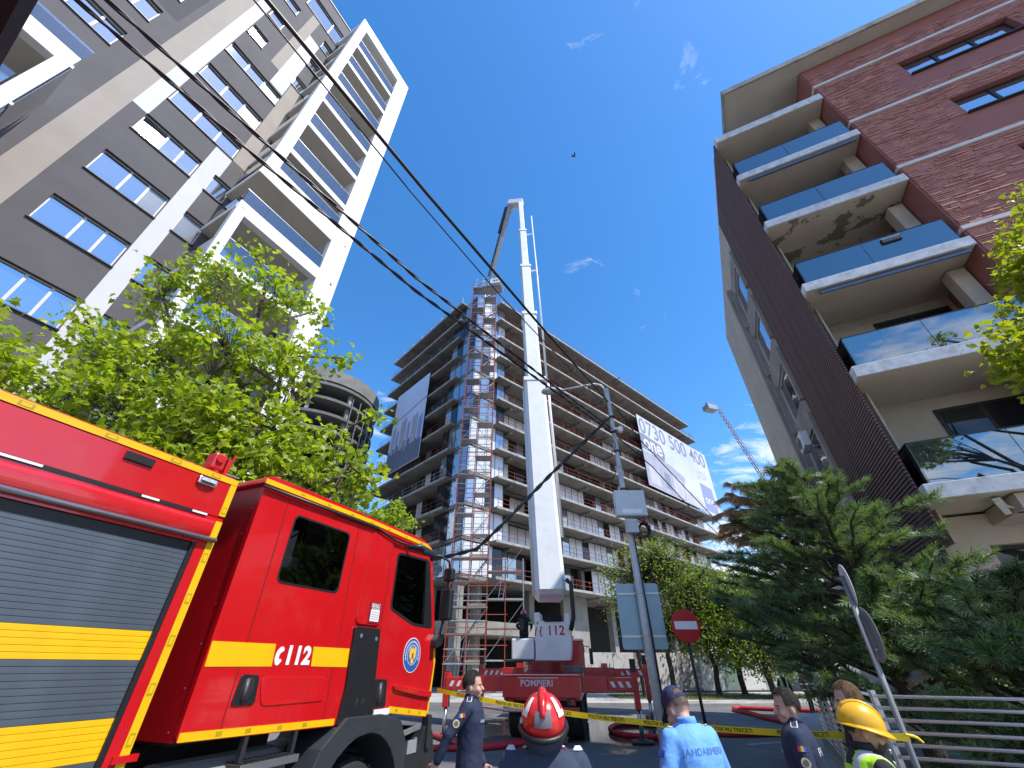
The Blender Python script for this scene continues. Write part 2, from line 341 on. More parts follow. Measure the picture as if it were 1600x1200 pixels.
for i in range(9000):
    x = rg.uniform(7, 28); y = rg.uniform(33, 37.2); h = rg.uniform(.05, .22); a = rg.uniform(0, 6.28); w = .012; dx, dy = math.cos(a), math.sin(a); lx, ly = rg.uniform(-.06, .06), rg.uniform(-.06, .06)
    if noise.noise(Vector((x * .6, y * .8, 2))) < -.12: continue
    g_.add([(x - dx * w, y - dy * w, .155), (x + dx * w, y + dy * w, .155), (x + lx, y + ly, .155 + h)], [(0, 1, 2)])
tag(g_.build('grass', mat_leaf('grass_blade', (.06, .11, .02), (.13, .17, .04), .3), fix=False), 'short patchy grass growing on the verge before the hoarding', 'grass', kind='stuff')
for i, (px, py) in enumerate(((1200, 1161), (1235, 1120))):
    P = gnd(px, py, .004); m = MB(); d = Vector((math.sin(R(70)), math.cos(R(70)), 0)); s_ = Vector((d.y, -d.x, 0))
    m.add([P - d * .8 - s_ * .07, P + d * .8 - s_ * .07, P + d * .8 + s_ * .07, P - d * .8 + s_ * .07], [(0, 1, 2, 3)])
    o = m.build('lane_marking', mat('worn_road_paint', (.42, .42, .40), .7, var=.35, scale=8)); o.location.z = .0; tag(o, kind='structure')

# ================================================================ helpers for facades
def window(parent, x0, x1, z0, z1, muls, y=.13, pane=None, fr=None, sill=True, tilt=None, fw=.05, dull=()):
    """window with frame, mullions and one pane object for each light, set back y behind the wall face"""
    pane = pane or PANE; m = MB(); e = .004
    m.box(x0 + e, x1 - e, y, y + .07, z0 + e, z0 + fw); m.box(x0 + e, x1 - e, y, y + .07, z1 - fw, z1 - e)
    m.box(x0 + e, x0 + fw, y, y + .07, z0 + fw, z1 - fw); m.box(x1 - fw, x1 - e, y, y + .07, z0 + fw, z1 - fw)
    xs = [x0 + fw] + [x0 + (x1 - x0) * t for t in muls] + [x1 - fw]
    for x in xs[1:-1]: m.box(x - fw * .8, x + fw * .8, y - .004, y + .07, z0 + fw, z1 - fw)
    w = m.build('window', fr or M['pvc'], parent)
    for i in range(len(xs) - 1):
        a = xs[i] + (fw * .8 if i else 0); b = xs[i + 1] - (fw * .8 if i < len(xs) - 2 else 0); q = MB()
        hx, hz = (b - a) / 2, (z1 - z0) / 2 - fw; q.box(-hx, hx, -.008, .008, -hz, hz)
        o = q.build('pane', PANE_DULL if i in dull else pane, w, loc=((a + b) / 2, y + .035, (z0 + z1) / 2))
        o.rotation_euler = (R(random.uniform(-.35, .35)), 0, R(random.uniform(-.35, .35)))
        if tilt and i in tilt: o.rotation_euler = (R(tilt[i]), 0, R(-1.6))
    if sill: q = MB(); q.box(x0 - .04, x1 + .04, -.06, y, z0 - .045, z0 - .004); q.build('sill', M['dark_metal'], w)
    return w
def gridwall(parent, name, xs, zs, holes, colour, mats, reveal=.26):
    """wall face at y=0 made of cells; holes leave openings with reveals"""
    xs = sorted(set(xs) | {h[0] for h in holes} | {h[1] for h in holes}); zs = sorted(set(zs) | {h[2] for h in holes} | {h[3] for h in holes}); m = MB()
    for i in range(len(xs) - 1):
        for j in range(len(zs) - 1):
            a, b, c, d = xs[i], xs[i + 1], zs[j], zs[j + 1]
            if b - a < 1e-4 or d - c < 1e-4: continue
            cx_, cz_ = (a + b) / 2, (c + d) / 2
            if any(h[0] < cx_ < h[1] and h[2] < cz_ < h[3] for h in holes): continue
            m.add([(a, 0, c), (b, 0, c), (b, 0, d), (a, 0, d)], [(0, 1, 2, 3)], colour(cx_, cz_))
    for x0, x1, z0, z1 in holes:
        k = colour((x0 + x1) / 2, z0 - .05); r = reveal
        m.add([(x0, 0, z0), (x1, 0, z0), (x1, r, z0), (x0, r, z0), (x0, 0, z1), (x1, 0, z1), (x1, r, z1), (x0, r, z1)], [(0, 1, 2, 3), (4, 7, 6, 5), (0, 3, 7, 4), (1, 5, 6, 2), (2, 6, 7, 3)], k)
    return m.build(name, mats, parent, fix=False)

# ================================================================ left: apartment tower
LT = Fr((-14.243, 9.463), 27.5)
tw = thing('apartment_tower', 'tall grey, tan and white apartment tower with a white framed stack of glass balconies', 'building', LT.O, 27.5)
wins = []                                                       # x0,x1,z0,z1,mullions,options
T3 = (.42, .70)
for z0, z1 in ((4.4, 5.75), (7.5, 8.85), (10.56, 11.87), (13.56, 14.88), (16.54, 17.92), (19.64, 20.95)): wins.append((-2.28, -.03, z0, z1, T3, {}))
wins[4][5]['dull'] = (2,); wins[5][5]['tilt'] = {0: -5.6}
for z0, z1 in ((22.56, 23.8), (25.56, 26.95), (28.82, 30.05)): wins.append((-2.22, .75, z0, z1, (.36, .68), dict(dull=(2,) if z0 > 25 else ())))
wins += [(-2.2, -1.3, 31.9, 33.2, (), dict(tilt={0: 1.4})), (-2.15, -1.3, 35.3, 36.6, (), {}), (-2.15, -1.27, 38.5, 39.75, (), {}), (-1.36, 1.58, 41.2, 43.6, (.66,), {})]
for z0, z1 in ((7.5, 8.8), (10.5, 11.8), (13.56, 14.85), (16.54, 17.92), (19.6, 20.9)): wins.append((.6, 1.45, z0, z1, (), dict(dull=(0,) if 16 < z0 < 17 else ())))
for z0, z1 in ((32.0, 33.3), (35.2, 36.5), (38.65, 40.1)): wins.append((.72, 1.55, z0, z1, (), {}))
for z0, z1 in ((22.5, 23.87), (25.55, 26.95), (28.6, 29.95), (31.7, 33.0)): wins.append((-6.9, -4.38, z0, z1, (.4, .72), {}))
for z0, z1 in ((34.8, 36.1), (37.9, 39.2), (41.0, 42.3)): wins.append((-6.9, -4.38, z0, z1, (.4, .72), {}))
for k in range(13): wins.append((2.6, 5.0, 4.7 + 3.06 * k, 6.9 + 3.06 * k, (.5,), dict(sill=False)))
def lt_col(x, z):
    if -3.6 < x < -2.82: return 1
    if -2.82 < x < -2.26 and 20.9 < z < 36.4: return 2
    if 0 < x < (.6 if z < 19.6 else .77) and z < 22.54: return 2
    if .77 < x < 1.55 and 22.54 < z < 32.0: return 1
    if -.1 < x < .72 and 30.2 < z < 38.5: return 2
    if -.66 < x < -.1 and 31.85 < z < 41.2: return 1
    if x < -3.9 and z > 27.2: return 3
    return 0
gridwall(tw, 'wall', [-11, -3.9, -3.6, -2.82, -2.26, -.66, -.1, 0, .6, .72, .77, 1.55, 6.4], [0, 19.6, 20.9, 22.54, 27.2, 30.2, 31.85, 32.0, 36.4, 38.5, 41.2, 45.3], [w[:4] for w in wins], lt_col,
         [M['dark_wall'], M['tan_wall'], M['white_wall'], mat('darker_render', (.06, .058, .066), .85, var=.1, scale=.9)])
m = MB(); m.box(-11, 6.4, .28, 14, 0, 45.28); m.build('core', M['dark_wall'], tw)
m = MB(); m.box(-11.05, 6.45, -.06, 14.05, 45.3, 45.42); m.build('coping', M['dark_metal'], tw)
for w in wins: window(tw, *w[:5], **w[5])
# white framed balcony stack, front plane at y = BY
BY = -2.6
m = MB(); m.panel([(1.36, 20.9), (1.9, 20.9), (1.9, 41.5), (5.42, 41.5), (5.42, 0), (6.52, 0), (6.52, 42.75), (1.36, 42.75)], [], BY, BY + .35); m.build('balcony_frame', M['white_frame'], tw, bevel=.02)
m = MB(); m.box(6.02, 6.5, BY + .352, -.003, 0, 42.7); m.box(1.4, 6.5, BY + .352, -.003, 41.56, 42.7); m.build('frame_return', M['white_frame'], tw)
m = MB(); m.panel([(1.36, 2), (1.74, 2), (1.74, 17.2), (5.41, 17.2), (5.41, 17.9), (1.36, 17.9)], [], BY - .03, BY + .32); m.build('balcony_frame', M['white_frame'], tw, bevel=.02)
def balcony(zb, x0, x1, fascia=.36, glass=1.02, g0=None):
    s = MB(); s.box(x0 + .02, x1, BY + .09, -.004, zb + .01, zb + .3); sl = s.build('balcony_slab', M['soffit'], tw)
    s = MB(); s.box(x0, x1, BY + .03, BY + .088, zb, zb + fascia); s.box(x0 - .02, x0 + .018, BY + .09, -.006, zb, zb + .3); s.build('fascia', M['white_frame'], sl)
    zt = zb + fascia if g0 is None else g0; n = 4; w = (x1 - x0 - .1) / n
    for i in range(n):
        q = MB(); q.box(x0 + .05 + i * w + .006, x0 + .05 + (i + 1) * w - .006, BY + .05, BY + .064, zt - .1, zt + glass); q.build('glass_panel', M['clear'], sl)
    q = MB(); q.box(x0 + .05, x0 + .064, BY + .12, -.1, zt - .05, zt + glass); q.build('glass_panel', M['clear'], sl)
    q = MB(); q.box(x0, x1, BY + .035, BY + .08, zt + glass + .002, zt + glass + .03); q.build('handrail', M['alu'], sl)
for i in range(6): balcony(23.0 + 3.06 * i, 1.4, 5.41)
balcony(20.2, 1.34, 5.41, fascia=1.2, glass=.75); balcony(17.45, 1.36, 5.40, fascia=.3, glass=.85, g0=17.9)
for i in range(4): balcony(14.42 - 3.06 * i, 1.38, 5.41)
for x, z in ((1.56, 42.4), (6.38, 42.5), (1.55, 34.4), (1.55, 27.6), (6.35, 34.6), (6.35, 29.4), (1.55, 17.6), (1.5, 21.1), (6.2, 17.6), (6.2, 20.6)):
    q = MB(); q.box(x - .06, x + .06, BY - .05 if z < 18 else BY - .02, BY + .02, z - .06, z + .06); q.build('frame_anchor', M['steel'], tw)
# second balcony frame nearer the corner of the tower
m = MB(); m.panel([(-9.5, 4), (-9.1, 4), (-9.1, 17.15), (-4.36, 17.15), (-4.36, 4), (-4.02, 4), (-4.02, 17.85), (-9.5, 17.85)], [], BY, BY + .35); f2 = m.build('balcony_frame', M['white_frame'], tw, bevel=.02)
m = MB(); m.box(-9.4, -4.05, BY + .352, -.004, 17.2, 17.8); m.build('balcony_roof', M['soffit'], f2)
for zb in (14.4, 11.35, 8.3, 5.2):
    m = MB(); m.box(-9.08, -4.38, BY + .1, -.004, zb, zb + .3); sl = m.build('balcony_slab', M['soffit'], tw)
    for i in range(4): q = MB(); q.box(-9.05 + i * 1.16, -9.05 + i * 1.16 + 1.14, BY + .12, BY + .134, zb + .2, zb + 1.3); q.build('glass_panel', M['clear'], sl)
for zz in (14.5, 11.4, 8.4): q = MB(); q.box(-3.99, -3.976, BY + .02, -.35, zz, zz + 2.95); q.build('glass_panel', M['clear'], tw)
q = MB(); q.box(-9.3, -4.0, BY + .02, BY + .034, 17.86, 18.55); q.build('glass_panel', M['clear'], tw)
for zz in (17.3, 14.6): q = MB(); q.box(-4.02, -3.97, BY + .05, BY + .15, zz, zz + .1); q.build('glass_clamp', M['alu'], tw)

# ================================================================ right: brick apartment building
RB = Fr((8.124, 7.7096), 115.8)
rb = thing('brick_apartment_building', 'brown brick and beige apartment building with stacked glass balconies and a dark slatted screen', 'building', RB.O, 115.8)
BRICK = mat('split_brick', (.47, .215, .175), .9, var=.25, scale=3.5, bump=.6, bscale=60, mix=(.54, .31, .27), mixscale=5, mixlo=.55, mixhi=.75)
BRICK_FLAT = mat('smooth_brick_red', (.33, .13, .11), .85, var=.10, scale=1.6, bump=.25, bscale=60)
BAND = mat('pale_band', (.68, .62, .60), .8, var=.12, scale=3)
m = MB(); m.box(.35, 14, 2.02, 16, 0, 21.2); m.box(3.68, 14, .45, 2.0, 0, 21.2); m.build('core', M['beige'], rb)
rw = [(5.86, 8.72, z, z + .97) for z in (18.15, 15.22, 12.3, 9.36)]
flat = [(5.45, 8.9, z0, z1) for z0, z1 in ((17.38, 18.14), (14.2, 15.2), (11.2, 12.28), (8.3, 9.34))]
m = MB(); holes = [[(a, c), (b, c), (b, d), (a, d)] for a, b, c, d in rw]
m.panel([(3.66, 0), (14, 0), (14, 21.24), (3.66, 21.24)], holes, .04, .44); m.build('wall', BRICK_FLAT, rb)
def in_any(x0, x1, z, boxes): return any(x1 > b[0] - .02 and x0 < b[1] + .02 and b[2] - .04 < z < b[3] + .04 for b in boxes)
m = MB(); rr = random.Random(11); z = 8.0; bands = (19.79, 16.92, 13.96, 10.98)
while z < 20.55:
    x = 3.66 - rr.uniform(0, .2)
    while x < 13.5:
        L_ = rr.uniform(.22, .55); x0, x1 = max(3.662, x), x + L_ - .012; x += L_
        if x1 - x0 < .04 or any(abs(z + .03 - b) < .095 for b in bands) or in_any(x0, x1, z + .03, rw) or in_any(x0, x1, z + .03, flat): continue
        p = rr.choice((.004, .008, .014, .02, .03, .042)); h = rr.uniform(.046, .058); t0, t1 = p + rr.uniform(-.004, .006), p + rr.uniform(-.004, .006)
        m.add([(x0, .039, z), (x1, .039, z), (x1, .039, z + h), (x0, .039, z + h), (x0, .036 - t0, z + .004), (x1, .036 - t1, z + .004), (x1, .036 - t1 * .7, z + h - .003), (x0, .036 - t0 * .7, z + h - .003)],
              [(4, 5, 6, 7), (0, 1, 5, 4), (1, 2, 6, 5), (2, 3, 7, 6), (3, 0, 4, 7)])
    z += .064
tag(m.build('brickwork', BRICK, rb, fix=False), kind='stuff')
for zb in bands:
    q = MB(); q.box(3.6, 14, -.02, .05, zb - .06, zb + .06); q.box(3.6, 3.655, .052, 1.9, zb - .06, zb + .06); q.build('band_course', BAND, rb)
for a, b, c, d in rw: window(rb, a, b, c, d, (.33, .66), y=.2, pane=PANE, fr=M['dark_metal'], sill=True)
q = MB(); q.box(3.62, 3.66, .06, 2.0, 4, 21.2); q.build('side_wall', BRICK_FLAT, rb)
q = MB(); q.box(.92, 14.2, -.45, 8, 21.26, 21.42); q.build('roof_overhang', mat('roof_soffit', (.54, .50, .42), .9, var=.1, scale=1), rb)
q = MB(); q.box(.86, 14.2, -.52, -.452, 21.22, 21.5); q.box(.86, .918, -.45, 8, 21.22, 21.5); q.build('roof_edge', M['concrete_edge'], rb)
EDGE = mat('stained_white_edge', (.66, .67, .69), .8, var=.2, scale=4, mix=(.38, .38, .39), mixscale=3.2, mixlo=.5, mixhi=.72)
SOF2 = mat('beige_soffit', (.58, .52, .42), .92, var=.08, scale=.9, mix=(.44, .40, .33), mixscale=.55, mixlo=.55, mixhi=.8)
SOFP = mat('peeling_soffit', (.58, .52, .42), .92, var=.08, scale=.9, mix=(.22, .20, .14), mixscale=1.15, mixlo=.575, mixhi=.59)
def rb_balcony(zt, peel=False, awn=False, glass=True, th=.30):
    s = MB(); s.box(.05, 3.6, .06, 2.0, zt - th + .01, zt - .01); sl = s.build('balcony_slab', SOFP if peel else SOF2, rb)
    s = MB(); s.box(0, 3.61, 0, .056, zt - th, zt); s.box(-.004, .046, .058, 2.0, zt - th, zt); s.build('fascia', EDGE, sl, bevel=.01)
    if glass:
        for a, b in ((.17, 1.72), (1.735, 3.5)): q = MB(); q.box(a, b, .10, .116, zt - .02, zt + .88); q.build('glass_panel', M['rb_glass'], sl)
        q = MB(); q.box(.15, .166, .12, 1.9, zt - .02, zt + .88); q.build('glass_panel', M['rb_glass'], sl)
        q = MB(); q.box(.14, 3.5, .095, .12, zt + .882, zt + .91); q.box(.14, .17, .122, 1.9, zt + .882, zt + .91); q.build('handrail', M['dark_metal'], sl)
    if awn:
        q = MB(); q.tube([(.3, .12, zt - th - .09), (3.45, .12, zt - th - .09)], .045, 10); q.bar((.3, .05, zt - th - .13), (3.45, .05, zt - th - .13), .02, .08); q.build('awning_cassette', mat('blue_awning', (.10, .14, .24), .6, var=.15), sl)
    return sl
M['rb_glass'] = mat_glass('balcony_glass_blue', (.38, .50, .56), boost=.22, ior=1.5)
for zt, pe, aw in ((16.45, 0, 1), (13.64, 1, 0), (10.68, 0, 1), (7.78, 0, 0), (4.85, 0, 0)): rb_balcony(zt, pe, aw)
rb_balcony(19.3, glass=False, th=.36)
q = MB(); q.box(.36, 3.6, 1.98, 2.016, 4.9, 19.0); q.build('recessed_wall', M['beige'], rb)
for zt in (16.45, 13.64, 10.68, 7.78, 4.85):
    q = MB(); q.box(1.75, 3.45, 1.93, 1.975, zt + .02, zt + 2.3); d = q.build('door', M['dark_metal'], rb)
    for a in (1.82, 2.66): q = MB(); q.box(a, a + .74, 1.915, 1.928, zt + .1, zt + 2.22); q.build('pane', PANE_DARK, d)
    q = MB(); q.box(3.2, 3.55, .75, 1.1, zt + .004, zt + 2.55); q.build('pillar', M['beige'], rb)
# slatted screen on the street side
SL = mat('brown_slat', (.17, .10, .085), .7, var=.25, scale=2, streak=.7)
q = MB(); q.box(-.03, .02, .28, 4.25, -.026, .026); slm = q.mesh('slat', SL); z = 3.9; ns = 0
screen = MB()
for y in (.45, 1.6, 2.8, 4.05): screen.box(.03, .075, y, y + .05, 3.9, 19.3)
screen = screen.build('slat_screen', M['dark_metal'], rb)
while z < 19.3: put('slat', slm, screen, (-.02, 0, z)); z += .083; ns += 1
q = MB(); q.box(.30, .345, .9, 4.25, 3.9, 19.2); q.build('screen_backing', M['beige'], rb)
# street-side wall beyond the screen
GREYB = mat('grey_beige_render', (.33, .305, .275), .9, var=.12, scale=.8, bump=.25, bscale=90, mix=(.22, .205, .19), mixscale=.6, mixlo=.52, mixhi=.72)
sw = [(4.9, 7.6, z, z + 1.8) for z in (7.0, 9.9, 12.8, 15.7)]
m = MB(); m.panel([(4.28, 0), (8.1, 0), (8.1, 18.3), (4.28, 18.3)], [[(a, c), (b, c), (b, d), (a, d)] for a, b, c, d in sw], .1, .34, 'yz'); m.build('street_wall', GREYB, rb)
for a, b, c, d in sw:
    f = MB()
    for r_ in ((a, b, c, c + .07), (a, b, d - .07, d), (a, a + .07, c + .072, d - .072), (b - .07, b, c + .072, d - .072)): f.box(.16, .24, *r_)
    w = f.build('window', M['pvc'], rb); q = MB(); q.box(.19, .205, a + .08, b - .08, c + .08, d - .08); q.build('pane', PANE, w)
    [MB().box(-.05, .098, e0, e1, c - .3, d + .25).build('window_surround', GREYB, w) for e0, e1 in ((a - .2, a), (b, b + .12))]
q = MB(); q.box(-.14, .09, 7.95, 8.2, 3.5, 18.35); q.build('corner_pier', GREYB, rb)
# ground floor
gw = [(1.0, 2.9, 2.2, 3.9)]
m = MB(); m.panel([(.3, 0), (3.7, 0), (3.7, 4.5), (.3, 4.5)], [[(a, c), (b, c), (b, d), (a, d)] for a, b, c, d in gw], 1.45, 1.75); m.build('ground_floor_wall', M['beige'], rb)
for a, b, c, d in gw:
    f = MB(); f.box(a + .01, b - .01, 1.62, 1.68, c + .01, c + .07); f.box(a + .01, b - .01, 1.62, 1.68, d - .07, d - .01); f.box(a + .01, a + .07, 1.62, 1.68, c + .072, d - .072); f.box(b - .07, b - .01, 1.62, 1.68, c + .072, d - .072); f.box(1.9, 1.96, 1.62, 1.68, c + .072, d - .072)
    w = f.build('window', M['dark_metal'], rb); q = MB(); q.box(a + .02, b - .02, 1.69, 1.70, c + .02, d - .02); q.build('pane', PANE_DARK, w)
q = MB(); q.box(1.25, 3.7, .2, 1.44, 4.25, 4.535); q.build('balcony_beam', M['beige'], rb)
# things fixed to the brick building
P = RB.wld(-.2, 6.0, 8.25); ac = thing('air_conditioner', 'white air conditioner unit on the beige street wall beyond the slatted screen', 'air conditioner', P, 115.8)
q = MB(); q.box(-.12, .12, -.4, .4, 0, .56); q.build('casing', M['white_paint'], ac, bevel=.02)
q = MB(); q.lathe([(.22, 0), (.22, .012), (.17, .012), (.17, .004), (.05, .006)], (-.134, .1, .28), 20, 'x'); q.build('fan_grille', M['dark_metal'], ac)
q = MB(); q.box(-.1, .31, -.3, -.26, -.05, -.002); q.box(-.1, .31, .26, .3, -.05, -.002); q.build('bracket', M['steel'], ac)
P = RB.wld(1.3, .45, 4.42); sc_ = thing('security_camera', 'white tube security camera under the lowest glass balcony', 'security camera', P, 115.8)
q = MB(); q.bar((-.26, -.1, .02), (-.1, .16, -.14), .1, .1); q.bar((-.28, -.14, .07), (-.11, .13, -.085), .13, .02); q.build('housing', M['white_paint'], sc_, bevel=.01)
q = MB(); q.tube([(-.16, 0, -.03), (-.06, 0, -.1), (.02, .02, -.08), (.02, .02, -.168)], .018, 8); q.box(-.04, .08, -.04, .08, -.19, -.165); q.build('arm', M['white_paint'], sc_)
for o in (sc_,):
    o.location.z = 4.44
P = RB.wld(2.35, .14, 11.0); fl = thing('floodlight', 'small black floodlight clamped to a glass balcony rail', 'lamp', P, 115.8)
q = MB(); q.box(-.22, .22, -.1, .02, .3, .46); q.build('lamp_head', M['black'], fl, bevel=.02); q = MB(); q.box(-.3, .05, -.03, -.026+.02, .18, .3); q.box(-.02, .02, -.02, .0, .0, .3); q.build('clamp', M['black'], fl)
# ================================================================ building under construction
CB = Fr((-2.252, 42.94), 47.5)
cb = thing('unfinished_office_block', 'unfinished concrete office block with jutting floor slabs and red guard rails', 'building', CB.O, 47.5)
FLO = [8.8 + 3.5 * k for k in range(12)]; TH = .30
plan = [(.9, 0), (60, 0), (60, 25), (-3.4, 25), (-3.4, 4.1), (-2.7, 4.1), (-2.7, 1.1), (.9, 1.1)]
SLABU = mat('slab_soffit', (.25, .235, .21), .92, var=.2, scale=.5, bump=.3, bscale=12, mix=(.17, .16, .15), mixscale=.6, mixlo=.5, mixhi=.62)
DRIP = mat('slab_edge_metal', (.10, .11, .13), .6, var=.2)
slab_m = MB(); slab_m.panel(plan, [], 0, TH, 'xy'); slab_me = None
roof_plan = [(.9, 0), (58.5, 0), (58.5, 25), (-3.4, 25), (-3.4, 4.1), (-2.0, 4.1), (.9, 1.4)]
edge = MB(); edge.box(.85, 60.05, -.05, -.004, .07, TH + .03); edge.box(-3.46, -3.404, 4.1, 25, .07, TH + .03); edge.box(.845, .896, -.004, 1.08, .07, TH + .03)
for k, z in enumerate(FLO):
    m = MB(); m.panel(roof_plan if k == 11 else plan, [], z, z + TH, 'xy'); sl = m.build('floor_slab', SLABU, cb)
    for bx_ in ((.85, 60.05 if k < 11 else 58.55, -.05, -.004), (-3.46, -3.404, 4.1, 25)):
        m = MB(); m.box(*bx_, z + .07, z + TH + .03); m.build('slab_edge', M['concrete_edge'], sl)
    if k < 11:
        for i in range(8): m = MB(); m.box(3.2 + 7.4 * i, 3.6 + 7.4 * i, .5, 6.9, z - .32, z - .003); m.build('beam', SLABU, sl)
        m = MB(); m.box(-2.9, -2.5 + 0, 8, 8.4, 0, 0.01) if False else None
colm = MB(); colm.box(-.3, .3, -.3, .3, 0, 3.19)
colme = colm.mesh('column', M['concrete'])
for k in range(11):
    for i in range(8): put('column', colme, cb, (3.4 + 7.4 * i, 3.2, FLO[k] + TH + .005))
    for j in range(3): put('column', colme, cb, (-.2, 9 + 7 * j, FLO[k] + TH + .005))
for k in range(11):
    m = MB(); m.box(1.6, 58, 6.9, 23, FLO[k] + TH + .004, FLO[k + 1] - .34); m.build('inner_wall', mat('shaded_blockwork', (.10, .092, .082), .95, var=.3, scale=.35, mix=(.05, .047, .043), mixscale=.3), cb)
# ground storeys: tall columns, mezzanine, wall under the overhang
tall = MB(); tall.box(-.4, .4, -.4, .4, 0, 8.78); tallme = tall.mesh('tall_column', M['concrete'])
for i in range(8): put('tall_column', tallme, cb, (1.2 + 7.6 * i, 3.4, 0))
for j in range(3): put('tall_column', tallme, cb, (-1.6, 7.5 + 7 * j, 0))
put('tall_column', tallme, cb, (-2.2, 1.9, 0))
m = MB(); m.box(-2.6, 14, 1.4, 23, 4.3, 5.4); m.build('mezzanine', M['concrete'], cb)
m = MB(); m.box(13.2, 17.6, 2.2, 2.7, 0, 8.78); m.build('shear_wall', M['concrete'], cb)
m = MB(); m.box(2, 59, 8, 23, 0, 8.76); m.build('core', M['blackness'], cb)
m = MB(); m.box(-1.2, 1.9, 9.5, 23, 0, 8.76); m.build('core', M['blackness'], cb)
# glazing
MUL = mat('mullion', (.02, .02, .022), .5, var=.2)
pw, ph = 1.34, 3.06
pm = MB(); pm.box(.03, pw - .03, -.012, .012, .04, ph - .04); pane_w = pm.mesh('glass_pane', PANE_WHITE); pane_c = pm.mesh('glass_pane_clear', mat_coated('site_glass', (.42, .47, .52), .04, wob=.05, metal=.7)); pane_d = pm.mesh('glass_pane_dark', PANE_DARK)
far = MB(); rr = random.Random(5)
for k in range(11):
    z = FLO[k] + TH + .06
    full = k <= 3
    n = 0; x = 3.2; run = []
    while x < 57:
        r = rr.random(); seg = int((x + k * 5.3) / 9.5) % 3
        on = (full and r < .93) or (k in (4, 5) and seg != 1 and r < .9) or (k in (6, 7) and seg == 0 and r < .75) or (k == 8 and seg == 2 and x < 26 and r < .3)
        if on:
            y = 2.35 + (1.25 if seg == 1 else 0)
            if x < 24: put('glass_pane', pane_w if r < .52 else (pane_c if r < .78 else pane_d), cb, (x, y, z))
            else: far.box(x + .04, x + pw - .04, y - .012, y + .012, z + .04, z + ph - .04, 0 if r < .5 else (1 if r < .7 else 2))
            n += 1
        x += pw
    if n:
        m = MB(); x = 3.2
        for yy, sg in ((2.35, 0), (3.6, 1)):
            m.box(3.1, 57, yy - .03, yy + .03, z - .05, z + .035); m.box(3.1, 57, yy - .03, yy + .03, z + ph - .03, z + ph + .05)
        while x < 57:
            y = 2.35 + (1.25 if int((x + k * 5.3) / 9.5) % 3 == 1 else 0); m.box(x - .03, x + .03, y - .05, y + .05, z + .036, z + ph - .032); x += pw
        tag(m.build('mullions', MUL, cb), kind='stuff')
tag(far.build('far_glazing', [PANE_WHITE, mat_coated('site_glass_b', (.42, .47, .52), .04, metal=.7), PANE_DARK], cb), kind='stuff')
for k in range(11):                                            # glazed corner bay
    z = FLO[k] + TH + .06
    for i in range(4):
        r = rr.random(); put('glass_pane', pane_w if r < (.62 if k < 5 else .18) else (pane_c if r < .8 else pane_d), cb, (-2.62 + i * pw, 1.2, z))
    for j in range(4): put('glass_pane', pane_c if rr.random() < .5 else pane_d, cb, (-2.66, 1.28 + j * pw, z), (0, 0, R(90)))
    m = MB()
    for i in range(5): m.box(-2.64 + i * pw - .03, -2.64 + i * pw + .03, 1.16, 1.24, z - .05, z + ph + .05)
    for j in range(1, 5): m.box(-2.71, -2.61, 1.28 + j * pw - .03, 1.28 + j * pw + .03, z - .05, z + ph + .05)
    tag(m.build('corner_mullions', MUL, cb), kind='stuff')
    if k < 8:
        for j in range(4 + (k % 2)):                           # a few panes on the shaded side
            put('glass_pane', pane_d if (j + k) % 3 else pane_w, cb, (-1.2, 7.0 + j * pw + (k % 3) * 2, z), (0, 0, R(90)))
    m = MB(); m.box(-2.71, -2.66, 1.12, 1.17, z, z + ph); m.build('film_strip', mat('blue_film', (.10, .24, .55), .4, var=.2), cb)
for k in range(11):                                            # guard rails at the slab edges
    z = FLO[k] + TH; m = MB(); h2 = (.5, 1.02); c_ = 0 if k < 9 else 1
    for h in h2:
        m.tube([(1.0 + 0, .1, z + h), (30, .1, z + h + rr.uniform(-.05, .05)), (59.8, .1, z + h)], .028, 5)
    x = 1.1
    while x < 59.9: m.tube([(x, .1, z), (x, .1, z + 1.1)], .028, 5); x += 2.45
    m.build('guard_rail', M['red_rust'], cb); m = MB()
    for h in h2: m.tube([(-3.3, 4.3, z + h), (-3.3, 24.8, z + h)], .022, 5)
    y = 4.3
    while y < 24.9: m.tube([(-3.3, y, z), (-3.3, y, z + 1.1)], .022, 5); y += 2.45
    m.build('guard_rail', M['red_rust'] if k % 3 else M['steel'], cb)
z = FLO[11] + TH; m = MB()
for h in (.55, 1.1): m.tube([(1, .15, z + h), (58, .15, z + h)], .022, 5); m.tube([(-3.3, 4.3, z + h), (-3.3, 24.8, z + h)], .022, 5)
for i in range(20): m.tube([(1 + 3 * i, .15, z), (1 + 3 * i, .15, z + 1.1)], .022, 5)
for i in range(8): m.tube([(-3.3, 4.3 + 2.9 * i, z), (-3.3, 4.3 + 2.9 * i, z + 1.1)], .022, 5)
m.build('roof_rail', M['steel'], cb)
for i in range(14): m = MB(); x = 59.4 - .0; m.tube([(59.2, .4 + i * .9, FLO[10] + TH), (59.2 + rr.uniform(-.1, .1), .4 + i * .9, FLO[10] + TH + rr.uniform(1.8, 2.9))], .02, 4); m.build('rebar', M['dark_metal'], cb)
m = MB(); m.bar((30.5, .8, 47.25), (30.5, -.7, 47.25), .1, .12); m.build('outrigger_beam', M['dark_metal'], cb)

